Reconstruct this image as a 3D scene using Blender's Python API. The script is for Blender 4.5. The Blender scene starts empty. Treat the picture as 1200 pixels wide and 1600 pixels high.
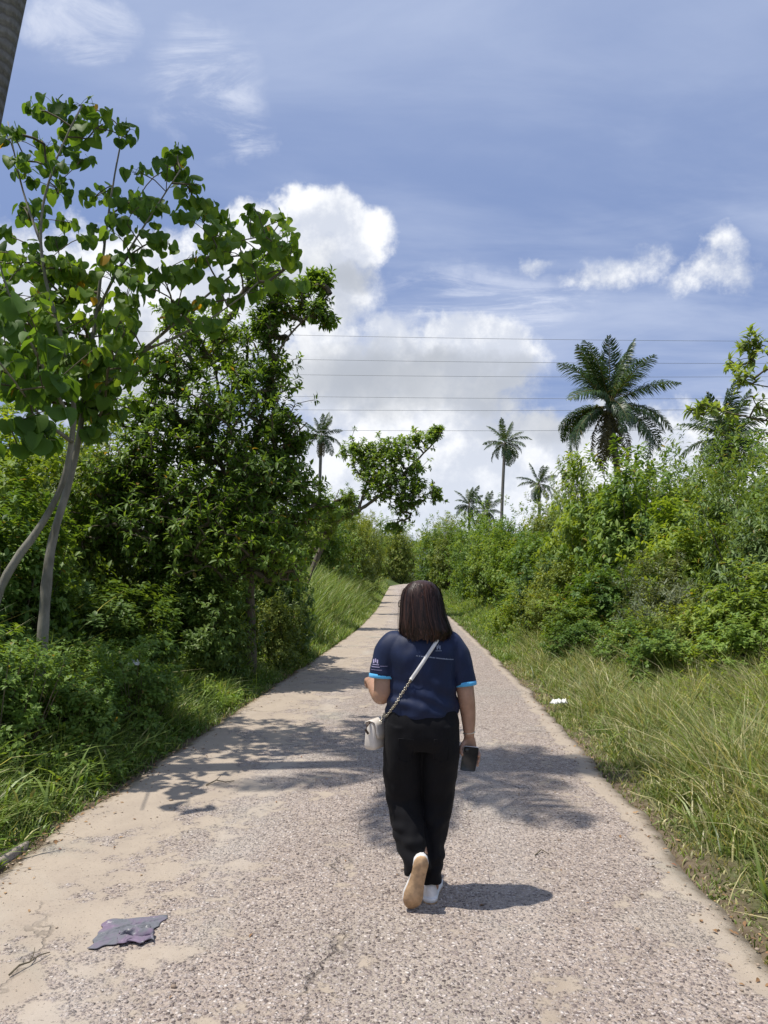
import bpy, math, random
import numpy as np
from mathutils import Vector, Matrix, noise as mnoise
from mathutils.bvhtree import BVHTree

R = math.radians
sc = bpy.context.scene
col = sc.collection
rng = np.random.default_rng(7)
random.seed(7)

# ------------------------------------------------------------------ camera
F, CAMZ = 1150.0, 1.58                       # focal length in photo pixels (1200x1600), eye height
PITCH = math.atan(100 / F)
cam = bpy.data.cameras.new('camera')
cam.sensor_fit = 'VERTICAL'; cam.sensor_height = 36.0; cam.lens = 36.0 * F / 1600.0
cam.clip_start = 0.05; cam.clip_end = 3000
camo = bpy.data.objects.new('camera', cam); col.objects.link(camo)
camo.location = (0, 0, CAMZ); camo.rotation_euler = (math.pi / 2 + PITCH, 0, 0)
sc.camera = camo

def ray(px, py):
    dx = (px - 600) / F; dy = (800 - py) / F
    return np.array([dx, math.cos(PITCH) - dy * math.sin(PITCH), math.sin(PITCH) + dy * math.cos(PITCH)])
def W(px, py, Y):                            # photo pixel + distance along the road -> point
    d = ray(px, py); t = Y / d[1]
    return np.array([d[0] * t, Y, CAMZ + d[2] * t])
def azel(px, py):
    d = ray(px, py); d = d / np.linalg.norm(d)
    return math.atan2(d[0], d[1]), math.asin(d[2])

# ------------------------------------------------------------------ render + colour
sc.render.engine = 'CYCLES'
sc.view_settings.view_transform = 'Standard'; sc.view_settings.look = 'None'
sc.view_settings.gamma = 1.0; sc.view_settings.exposure = 0.12
sc.view_settings.use_curve_mapping = False
sc.cycles.use_denoising = True
sc.cycles.denoiser = 'OPENIMAGEDENOISE'
sc.cycles.denoising_input_passes = 'RGB_ALBEDO_NORMAL'
sc.cycles.max_bounces = 7; sc.cycles.diffuse_bounces = 4; sc.cycles.glossy_bounces = 2
sc.cycles.transmission_bounces = 5; sc.cycles.transparent_max_bounces = 4
sc.cycles.sample_clamp_indirect = 6

# ------------------------------------------------------------------ node helper
class NT:
    def __init__(s, tree): s.t = tree; s.n = tree.nodes; s.l = tree.links
    def put(s, sock, v):
        if v is None: return
        if hasattr(v, 'is_output'): s.l.new(v, sock)
        else:
            try: sock.default_value = v
            except Exception: sock.default_value = (*v, 1.0)
    def m(s, op, a, b=None, c=None, clamp=False):
        n = s.n.new('ShaderNodeMath'); n.operation = op; n.use_clamp = clamp
        s.put(n.inputs[0], a); s.put(n.inputs[1], b); s.put(n.inputs[2], c); return n.outputs[0]
    def v(s, op, a, b=None):
        n = s.n.new('ShaderNodeVectorMath'); n.operation = op
        s.put(n.inputs[0], a)
        if op == 'SCALE': s.put(n.inputs['Scale'], b)
        else: s.put(n.inputs[1], b)
        return n.outputs[0]
    def noise(s, vec, scale, detail=4, rough=0.55, dist=0.0, out=0):
        n = s.n.new('ShaderNodeTexNoise'); s.put(n.inputs['Vector'], vec)
        n.inputs['Scale'].default_value = scale; n.inputs['Detail'].default_value = detail
        n.inputs['Roughness'].default_value = rough; n.inputs['Distortion'].default_value = dist
        return n.outputs[out]
    def vor(s, vec, scale, feat='F1', out='Distance', rnd=1.0):
        n = s.n.new('ShaderNodeTexVoronoi'); n.feature = feat; s.put(n.inputs['Vector'], vec)
        n.inputs['Scale'].default_value = scale; n.inputs['Randomness'].default_value = rnd
        return n.outputs[out]
    def ss(s, x, lo, hi, a=0.0, b=1.0):      # smoothstep map
        n = s.n.new('ShaderNodeMapRange'); n.interpolation_type = 'SMOOTHSTEP'
        s.put(n.inputs[0], x); n.inputs[1].default_value = lo; n.inputs[2].default_value = hi
        n.inputs[3].default_value = a; n.inputs[4].default_value = b
        return n.outputs[0]
    def mix(s, f, a, b, blend='MIX'):
        n = s.n.new('ShaderNodeMix'); n.data_type = 'RGBA'; n.blend_type = blend
        s.put(n.inputs['Factor'], f)
        ia = [i for i in n.inputs if i.name == 'A' and i.type == 'RGBA'][0]
        ib = [i for i in n.inputs if i.name == 'B' and i.type == 'RGBA'][0]
        s.put(ia, a); s.put(ib, b)
        return [o for o in n.outputs if o.type == 'RGBA'][0]
    def ramp(s, f, stops):
        n = s.n.new('ShaderNodeValToRGB'); s.put(n.inputs[0], f)
        e = n.color_ramp.elements
        while len(e) < len(stops): e.new(0.5)
        for k, (p, c) in enumerate(stops):
            e[k].position = p; e[k].color = (*c, 1)
        return n.outputs[0]
    def attr(s, name, out='Fac'):
        n = s.n.new('ShaderNodeAttribute'); n.attribute_name = name; return n.outputs[out]
    def bump(s, h, strength=0.3, dist=0.01, normal=None):
        n = s.n.new('ShaderNodeBump'); s.put(n.inputs['Height'], h)
        n.inputs['Strength'].default_value = strength; n.inputs['Distance'].default_value = dist
        s.put(n.inputs['Normal'], normal); return n.outputs[0]
    def coord(s, out='Object'):
        return s.n.new('ShaderNodeTexCoord').outputs[out]

# ------------------------------------------------------------------ sun + sky
SUN_EL = R(71)
SUN_DIR = Vector((-math.cos(SUN_EL) * 0.99, -math.cos(SUN_EL) * 0.13, math.sin(SUN_EL))).normalized()
sun = bpy.data.lights.new('sun', 'SUN'); sun.energy = 4.6; sun.angle = R(0.55); sun.color = (1.0, 0.955, 0.88)
suno = bpy.data.objects.new('sun', sun); col.objects.link(suno)
suno.rotation_euler = SUN_DIR.to_track_quat('Z', 'Y').to_euler()
suno.location = (-20, -5, 60)

world = bpy.data.worlds.new('World'); sc.world = world; world.use_nodes = True
def build_sky():
    t = NT(world.node_tree); t.n.clear()
    sky = t.n.new('ShaderNodeTexSky'); sky.sky_type = 'NISHITA'; sky.sun_disc = False
    sky.sun_elevation = SUN_EL; sky.sun_rotation = math.atan2(SUN_DIR.x, SUN_DIR.y)
    sky.altitude = 20; sky.air_density = 1.0; sky.dust_density = 0.8; sky.ozone_density = 1.5
    K = 10.0                                   # 1 / background strength
    d = t.coord('Generated')
    sep = t.n.new('ShaderNodeSeparateXYZ'); t.l.new(d, sep.inputs[0])
    x, y, z = sep.outputs
    az = t.m('ARCTAN2', x, y); el = t.m('ARCSINE', z)
    # soft warp so that no outline is a clean ellipse
    wn = t.noise(d, 5.0, 6, 0.62, out=1)
    ws = t.n.new('ShaderNodeSeparateXYZ'); t.l.new(wn, ws.inputs[0])
    azw = t.m('ADD', az, t.m('MULTIPLY', t.m('SUBTRACT', ws.outputs[0], 0.5), 0.20))
    elw = t.m('ADD', el, t.m('MULTIPLY', t.m('SUBTRACT', ws.outputs[1], 0.5), 0.14))
    def blobs(lst, aa, ee):
        acc = None
        for (px, py, rx, ry, g) in lst:
            a0, e0 = azel(px, py); ra = rx / F * 0.92; re = ry / F * 0.9
            u = t.m('DIVIDE', t.m('SUBTRACT', aa, a0), ra); w = t.m('DIVIDE', t.m('SUBTRACT', ee, e0), re)
            q = t.m('ADD', t.m('MULTIPLY', u, u), t.m('MULTIPLY', w, w))
            v = t.m('MULTIPLY', t.m('SUBTRACT', 1.0, q), g)
            v = t.m('MAXIMUM', v, -1.5)
            acc = v if acc is None else t.m('MAXIMUM', acc, v)
        return acc
    # --- high thin veil over the whole sky (planar projection of a flat layer)
    zz = t.m('ADD', t.m('MAXIMUM', z, 0.0), 0.14)
    pl = t.n.new('ShaderNodeCombineXYZ')
    t.l.new(t.m('DIVIDE', x, zz), pl.inputs[0]); t.l.new(t.m('DIVIDE', y, zz), pl.inputs[1])
    rot = t.n.new('ShaderNodeMapping'); rot.inputs['Rotation'].default_value = (0, 0, R(28)); rot.inputs['Scale'].default_value = (0.45, 1.15, 1)
    t.l.new(pl.outputs[0], rot.inputs[0])
    veil = t.noise(rot.outputs[0], 1.15, 7, 0.52, 0.4)
    veil2 = t.noise(rot.outputs[0], 3.6, 6, 0.6, 0.7)
    vf = t.ss(t.m('ADD', t.m('MULTIPLY', veil, 0.8), t.m('MULTIPLY', veil2, 0.2)), 0.40, 0.64)
    base = t.mix(1.0, sky.outputs[0], (0.80, 0.80, 1.0), 'MULTIPLY')
    # pale humid air
    lav = (0.255 * K, 0.355 * K, 0.620 * K)
    c = t.mix(0.62, base, lav)
    c = t.mix(t.m('MULTIPLY', vf, 0.85), c, (0.48 * K, 0.555 * K, 0.745 * K))
    # lighter band towards the zenith
    c = t.mix(t.ss(el, 0.34, 0.75, 0.0, 0.42), c, (0.43 * K, 0.51 * K, 0.71 * K))
    # --- wisps
    wis = t.noise(rot.outputs[0], 7.0, 8, 0.66, 0.8)
    wm = blobs([(330, 130, 130, 90, 1.0), (120, 40, 80, 55, 1.3), (390, 200, 60, 45, 0.9), (760, 480, 230, 60, 0.8)], azw, elw)
    wf = t.m('MULTIPLY', t.ss(wm, -0.1, 0.9), t.ss(wis, 0.40, 0.66))
    c = t.mix(t.m('MULTIPLY', wf, 0.62), c, (0.78 * K, 0.82 * K, 0.93 * K))
    # --- cumulus
    fb = t.m('ADD', t.m('MULTIPLY', t.noise(d, 10.0, 10, 0.62), 0.62), t.m('MULTIPLY', t.noise(d, 34.0, 8, 0.64), 0.38))
    fb2 = t.noise(d, 4.0, 4, 0.5)
    fld = blobs([(500, 358, 120, 66, 1.15), (575, 380, 90, 62, 1.15), (440, 455, 200, 115, 1.2), (380, 350, 60, 34, .6),
                 (620, 610, 240, 130, 1.2), (755, 560, 100, 78, 1.1), (700, 545, 110, 60, 1.0), (150, 520, 330, 170, 1.2),
                 (840, 690, 330, 80, 1.1), (640, 760, 900, 110, 1.15), (1150, 690, 160, 70, 0.8),
                 (975, 420, 75, 30, 0.42), (1100, 432, 80, 34, 0.40), (1130, 400, 36, 34, 0.42), (862, 412, 36, 16, 0.25)], azw, elw)
    # beyond the view the same kind of bank goes on round the horizon
    gen = t.m('SUBTRACT', t.m('MULTIPLY', t.ss(fb2, 0.40, 0.66), t.ss(el, 0.42, 0.16)), 0.35)
    gen = t.m('MULTIPLY', gen, t.ss(t.m('ABSOLUTE', az), 0.5, 0.75))
    gen = t.m('ADD', gen, t.ss(t.m('ABSOLUTE', az), 0.75, 0.5, 0.0, -1.0))
    fld = t.m('MAXIMUM', fld, gen)
    dens = t.ss(t.m('ADD', fld, t.m('MULTIPLY', t.m('SUBTRACT', fb, 0.5), 2.6)), -0.10, 0.62)
    # modelling of the cloud: white crowns, grey flat bellies
    fb3 = t.noise(t.v('ADD', d, (0.03, 0.0, -0.03)), 11.0, 6, 0.55)
    relief = t.ss(t.m('SUBTRACT', fb, fb3), -0.12, 0.14)
    gm = blobs([(715, 605, 170, 52, 1.2), (560, 600, 150, 60, 0.8), (470, 470, 90, 60, 0.35), (545, 445, 75, 26, 0.6), (860, 640, 160, 40, 0.5), (200, 600, 250, 80, 0.5)], azw, elw)
    g = t.m('MULTIPLY', t.ss(gm, -0.5, 0.9), t.ss(fb2, 0.25, 0.6, 0.5, 1.0))
    white = t.mix(relief, (0.66 * K, 0.70 * K, 0.79 * K), (0.97 * K, 0.98 * K, 1.0 * K))
    cc = t.mix(t.m('MULTIPLY', g, 0.9), white, (0.44 * K, 0.47 * K, 0.52 * K))
    low = t.ss(el, 0.21, 0.02)
    cc = t.mix(t.m('MULTIPLY', low, 0.55), cc, (0.74 * K, 0.80 * K, 0.90 * K))
    c = t.mix(t.m('MULTIPLY', dens, 0.95), c, cc)
    # below the horizon: dull ground bounce
    c = t.mix(t.ss(el, 0.0, -0.06), c, (0.16 * K, 0.18 * K, 0.12 * K))
    bg = t.n.new('ShaderNodeBackground'); t.l.new(c, bg.inputs[0]); bg.inputs[1].default_value = 1.0 / K
    out = t.n.new('ShaderNodeOutputWorld'); t.l.new(bg.outputs[0], out.inputs[0])
build_sky()
world.cycles.sampling_method = 'MANUAL'; world.cycles.sample_map_resolution = 512

# ------------------------------------------------------------------ object helpers
def tag(o, label=None, cat=None, group=None, kind=None):
    if label: o['label'] = label
    if cat: o['category'] = cat
    if group: o['group'] = group
    if kind: o['kind'] = kind
    return o
def thing(name, loc, label, cat, group=None, rz=0.0):
    o = bpy.data.objects.new(name, None); col.objects.link(o)
    o.location = [float(v) for v in loc]; o.rotation_euler = (0, 0, rz); o.empty_display_size = 0.1
    return tag(o, label, cat, group)
def part(name, mesh, mat, parent=None, kind=None, label=None):
    o = bpy.data.objects.new(name, mesh); col.objects.link(o)
    if mat is not None and len(mesh.materials) == 0: mesh.materials.append(mat)
    if parent is not None: o.parent = parent
    if kind: o['kind'] = kind
    if label: o['label'] = label
    return o
def mk_mesh(name, V, faces, smooth=False, mat=None, attrs=None):
    V = np.asarray(V, dtype=np.float32)
    faces = [np.asarray(f, dtype=np.int32) for f in faces if len(f)]
    me = bpy.data.meshes.new(name)
    me.vertices.add(len(V)); me.vertices.foreach_set('co', V.ravel())
    loops = np.concatenate([f.ravel() for f in faces])
    tot = np.concatenate([np.full(len(f), f.shape[1], np.int32) for f in faces])
    st = np.concatenate([[0], np.cumsum(tot)[:-1]]).astype(np.int32)
    me.loops.add(len(loops)); me.loops.foreach_set('vertex_index', loops)
    me.polygons.add(len(tot)); me.polygons.foreach_set('loop_start', st)
    if smooth: me.polygons.foreach_set('use_smooth', np.ones(len(tot), bool))
    me.update(calc_edges=True)
    for k, a in (attrs or {}).items():
        at = me.attributes.new(k, 'FLOAT', 'POINT'); at.data.foreach_set('value', np.asarray(a, np.float32))
    if mat is not None: me.materials.append(mat)
    return me
class MB:                                     # collects vertex/face blocks into one mesh
    def __init__(s): s.V = []; s.F = {}; s.n = 0
    def add(s, V, *faces):
        V = np.asarray(V, float); s.V.append(V)
        for f in faces:
            f = np.asarray(f, np.int32)
            if len(f): s.F.setdefault(f.shape[1], []).append(f + s.n)
        s.n += len(V)
    def mesh(s, name, mat=None, smooth=True, off=None):
        V = np.concatenate(s.V)
        if off is not None: V = V - np.asarray(off)
        return mk_mesh(name, V, [np.concatenate(f) for f in s.F.values()], smooth, mat)
    def box(s, c, h, rot=None):
        P = np.array([(i, j, k) for i in (-1, 1) for j in (-1, 1) for k in (-1, 1)], float) * np.asarray(h)
        if rot is not None: P = P @ np.asarray(rot).T
        s.add(P + np.asarray(c), [(0, 1, 3, 2), (4, 6, 7, 5), (0, 4, 5, 1), (2, 3, 7, 6), (0, 2, 6, 4), (1, 5, 7, 3)])
    def tube(s, pts, rad, sides=6, cap=True, flat=1.0, up=None):
        pts = np.asarray(pts, float); n = len(pts)
        rad = np.broadcast_to(np.asarray(rad, float), (n,))
        T = np.gradient(pts, axis=0); T /= np.linalg.norm(T, axis=1)[:, None] + 1e-9
        u = np.array([0, 0, 1.0]) if up is None else np.asarray(up, float)
        if abs(T[0] @ u) > 0.95: u = np.array([1.0, 0, 0])
        a = np.linspace(0, 2 * math.pi, sides, endpoint=False)
        A = np.cross(T, u); A /= np.linalg.norm(A, axis=1)[:, None] + 1e-9
        B = np.cross(A, T)
        V = (pts[:, None, :] + rad[:, None, None] * (np.cos(a)[None, :, None] * A[:, None, :] + flat * np.sin(a)[None, :, None] * B[:, None, :])).reshape(-1, 3)
        i = np.arange(n - 1)[:, None] * sides; j = np.arange(sides)[None, :]; k = (j + 1) % sides
        q = np.stack([i + j, i + k, i + sides + k, i + sides + j], -1).reshape(-1, 4)
        if cap:
            V = np.vstack([V, pts[:1], pts[-1:]])
            jj = np.arange(sides); kk = (jj + 1) % sides
            t0 = np.stack([np.full(sides, n * sides), kk, jj], -1)
            t1 = np.stack([np.full(sides, n * sides + 1), (n - 1) * sides + jj, (n - 1) * sides + kk], -1)
            s.add(V, q, np.vstack([t0, t1]))
        else: s.add(V, q)
def unit(v): v = np.asarray(v, float); return v / (np.linalg.norm(v, axis=-1, keepdims=True) + 1e-9)

# ------------------------------------------------------------------ materials
MATS = {}
def new_mat(name):
    m = bpy.data.materials.new(name); m.use_nodes = True; m.node_tree.nodes.clear()
    return m, NT(m.node_tree)
def out_surf(t, s):
    o = t.n.new('ShaderNodeOutputMaterial'); t.l.new(s, o.inputs[0])
def bsdf(t, colr, rough=0.6, spec=0.4, normal=None, metallic=0.0, sheen=0.0):
    b = t.n.new('ShaderNodeBsdfPrincipled'); t.put(b.inputs['Base Color'], colr)
    t.put(b.inputs['Roughness'], rough); t.put(b.inputs['Specular IOR Level'], spec)
    t.put(b.inputs['Metallic'], metallic); t.put(b.inputs['Normal'], normal)
    if sheen: b.inputs['Sheen Weight'].default_value = sheen
    return b.outputs[0]
def plain(name, c, rough=0.6, spec=0.4, metallic=0.0, vary=0.12, scale=20, bump=0.0, sheen=0.0):
    m, t = new_mat(name)
    co = t.coord()
    n = t.noise(co, scale, 5, 0.6)
    k = t.ss(n, 0.3, 0.7, 1 - vary, 1 + vary)
    cc = t.mix(1.0, (*c, 1), t.v('SCALE', (1, 1, 1), k), 'MULTIPLY')
    nb = t.bump(n, bump, 0.01) if bump else None
    out_surf(t, bsdf(t, cc, rough, spec, nb, metallic, sheen)); return m
def leaf_mat(name, dark, mid, light, odd=None, odd_amt=0.0, trans=0.35, rough=0.5, spec=0.35, attr=False, patch=0.6):
    """per-leaf colour variation, broad patches of lighter growth, translucent blade"""
    m, t = new_mat(name)
    if attr: rnd = t.attr('rnd')
    else: rnd = t.n.new('ShaderNodeNewGeometry').outputs['Random Per Island']
    oi = t.n.new('ShaderNodeObjectInfo')
    pos = t.n.new('ShaderNodeNewGeometry').outputs['Position']
    pn = t.noise(pos, patch, 3, 0.5)
    f = t.m('ADD', t.m('MULTIPLY', rnd, 0.55), t.m('MULTIPLY', t.ss(pn, 0.3, 0.7), 0.45))
    f = t.m('ADD', f, t.m('MULTIPLY', t.m('SUBTRACT', oi.outputs['Random'], 0.5), 0.25), clamp=True)
    gn = (1.42, 1.30, 1.15)
    dark, mid, light = [tuple(a_ * b_ for a_, b_ in zip(q_, gn)) for q_ in (dark, mid, light)]
    c = t.ramp(f, [(0.0, dark), (0.5, mid), (1.0, light)])
    if odd:
        r2 = t.m('FRACT', t.m('MULTIPLY', rnd, 37.73))
        c = t.mix(t.m('GREATER_THAN', r2, 1 - odd_amt), c, odd)
    b = bsdf(t, c, rough, spec)
    tr = t.n.new('ShaderNodeBsdfTranslucent')
    t.put(tr.inputs[0], t.mix(1.0, c, (1.7, 1.55, 0.55, 1), 'MULTIPLY'))
    mx = t.n.new('ShaderNodeMixShader'); mx.inputs[0].default_value = trans
    t.l.new(b, mx.inputs[1]); t.l.new(tr.outputs[0], mx.inputs[2]); out_surf(t, mx.outputs[0])
    return m
def grass_mat(name, root, mid, tip, dry, dry_amt):
    m, t = new_mat(name)
    h = t.attr('t'); r = t.attr('rnd')
    pos = t.n.new('ShaderNodeNewGeometry').outputs['Position']
    pn = t.noise(pos, 0.9, 4, 0.55)
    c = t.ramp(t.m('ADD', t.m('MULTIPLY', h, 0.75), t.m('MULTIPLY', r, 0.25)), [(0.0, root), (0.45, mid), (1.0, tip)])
    df = t.m('GREATER_THAN', t.m('ADD', t.m('FRACT', t.m('MULTIPLY', r, 17.3)), t.m('MULTIPLY', t.m('SUBTRACT', pn, 0.5), 0.5)), 1 - dry_amt)
    c = t.mix(t.m('MULTIPLY', df, 0.85), c, dry)
    c = t.mix(1.0, c, t.v('SCALE', (1, 1, 1), t.ss(t.m('FRACT', t.m('MULTIPLY', r, 7.7)), 0, 1, .6, 1.45)), 'MULTIPLY')
    b = bsdf(t, c, 0.45, 0.45)
    tr = t.n.new('ShaderNodeBsdfTranslucent'); t.put(tr.inputs[0], t.mix(1.0, c, (1.4, 1.35, 0.6, 1), 'MULTIPLY'))
    mx = t.n.new('ShaderNodeMixShader'); mx.inputs[0].default_value = 0.35
    t.l.new(b, mx.inputs[1]); t.l.new(tr.outputs[0], mx.inputs[2]); out_surf(t, mx.outputs[0])
    return m
def bark_mat(name, a, b, scale=14, ring=False):
    m, t = new_mat(name)
    co = t.coord()
    mp = t.n.new('ShaderNodeMapping'); mp.inputs['Scale'].default_value = (1, 1, 0.35); t.l.new(co, mp.inputs[0])
    n = t.noise(mp.outputs[0], scale, 8, 0.65)
    n2 = t.noise(co, 3.0, 4, 0.55)
    f = t.m('ADD', t.m('MULTIPLY', n, 0.65), t.m('MULTIPLY', n2, 0.35))
    c = t.ramp(f, [(0.3, a), (0.7, b)])
    h = n
    if ring:
        sp = t.n.new('ShaderNodeSeparateXYZ'); t.l.new(co, sp.inputs[0])
        wv = t.m('SINE', t.m('ADD', t.m('MULTIPLY', sp.outputs[2], 62.0), t.m('MULTIPLY', n, 4.0)))
        c = t.mix(t.ss(wv, 0.55, 1.0, 0, 0.55), c, a)
        h = t.m('ADD', n, t.m('MULTIPLY', wv, -0.5))
    out_surf(t, bsdf(t, c, 0.85, 0.2, t.bump(h, 0.7, 0.02))); return m

M = {}
M['heart'] = leaf_mat('heart_leaf', (0.034, 0.080, 0.018), (0.072, 0.148, 0.027), (0.150, 0.240, 0.042), (0.42, 0.25, 0.03), 0.02, trans=0.5, rough=0.55, spec=0.25)
M['small'] = leaf_mat('small_leaf', (0.050, 0.088, 0.022), (0.120, 0.178, 0.036), (0.250, 0.290, 0.070), (0.20, 0.12, 0.03), 0.012, trans=0.34)
M['bushy'] = leaf_mat('bushy_leaf', (0.048, 0.096, 0.020), (0.108, 0.195, 0.036), (0.225, 0.325, 0.075), (0.26, 0.17, 0.04), 0.01, trans=0.48)
M['ovate'] = leaf_mat('ovate_leaf', (0.040, 0.088, 0.020), (0.092, 0.172, 0.034), (0.195, 0.280, 0.062), (0.28, 0.20, 0.05), 0.012, trans=0.36)
M['lance'] = leaf_mat('lance_leaf', (0.055, 0.100, 0.032), (0.110, 0.180, 0.055), (0.215, 0.280, 0.105), (0.30, 0.24, 0.10), 0.02, trans=0.32)
M['lime'] = leaf_mat('lime_leaf', (0.066, 0.120, 0.022), (0.135, 0.215, 0.036), (0.245, 0.325, 0.062), (0.32, 0.26, 0.06), 0.02, trans=0.4)
M['grey'] = leaf_mat('greygreen_leaf', (0.055, 0.085, 0.050), (0.105, 0.140, 0.085), (0.190, 0.220, 0.145), None, 0, trans=0.28)
M['dark'] = leaf_mat('dark_leaf', (0.034, 0.074, 0.018), (0.070, 0.132, 0.030), (0.140, 0.210, 0.048), None, 0, trans=0.36)
M['palm'] = leaf_mat('palm_leaflet', (0.020, 0.044, 0.018), (0.038, 0.075, 0.028), (0.080, 0.125, 0.045), (0.22, 0.18, 0.07), 0.03, trans=0.25, rough=0.38)
M['palm_dry'] = leaf_mat('palm_leaflet_dry', (0.06, 0.055, 0.03), (0.10, 0.09, 0.045), (0.15, 0.12, 0.06), None, 0, trans=0.2)
M['weed'] = leaf_mat('weed_leaf', (0.052, 0.105, 0.022), (0.105, 0.190, 0.038), (0.190, 0.285, 0.065), (0.30, 0.26, 0.08), 0.015, trans=0.38)
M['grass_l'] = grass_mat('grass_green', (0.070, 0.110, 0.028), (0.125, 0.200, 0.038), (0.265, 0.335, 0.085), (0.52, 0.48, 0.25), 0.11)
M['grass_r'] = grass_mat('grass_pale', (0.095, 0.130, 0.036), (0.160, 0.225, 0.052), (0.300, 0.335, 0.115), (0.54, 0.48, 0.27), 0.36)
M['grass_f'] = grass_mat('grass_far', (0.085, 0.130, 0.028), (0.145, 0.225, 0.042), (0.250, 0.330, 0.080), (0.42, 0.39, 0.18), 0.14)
M['bark_pale'] = bark_mat('bark_pale', (0.085, 0.080, 0.055), (0.34, 0.315, 0.26), 9)
M['slim'] = leaf_mat('slim_leaf', (0.075, 0.130, 0.040), (0.140, 0.215, 0.062), (0.250, 0.320, 0.120), None, 0, trans=0.5)
M['bark'] = bark_mat('bark_brown', (0.075, 0.06, 0.045), (0.20, 0.17, 0.13))
M['bark_palm'] = bark_mat('bark_palm', (0.10, 0.09, 0.078), (0.27, 0.245, 0.215), 22, ring=True)
M['twig'] = plain('twig_bark', (0.12, 0.10, 0.065), 0.8, 0.2)
M['stem'] = plain('green_stem', (0.11, 0.13, 0.055), 0.7, 0.3)
M['coconut'] = plain('coconut_husk', (0.16, 0.13, 0.05), 0.6, 0.3)
M['litter'] = leaf_mat('dead_leaf', (0.10, 0.06, 0.035), (0.20, 0.125, 0.07), (0.34, 0.25, 0.15), (0.26, 0.11, 0.06), 0.06, trans=0.1, rough=0.8, spec=0.2)

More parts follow.
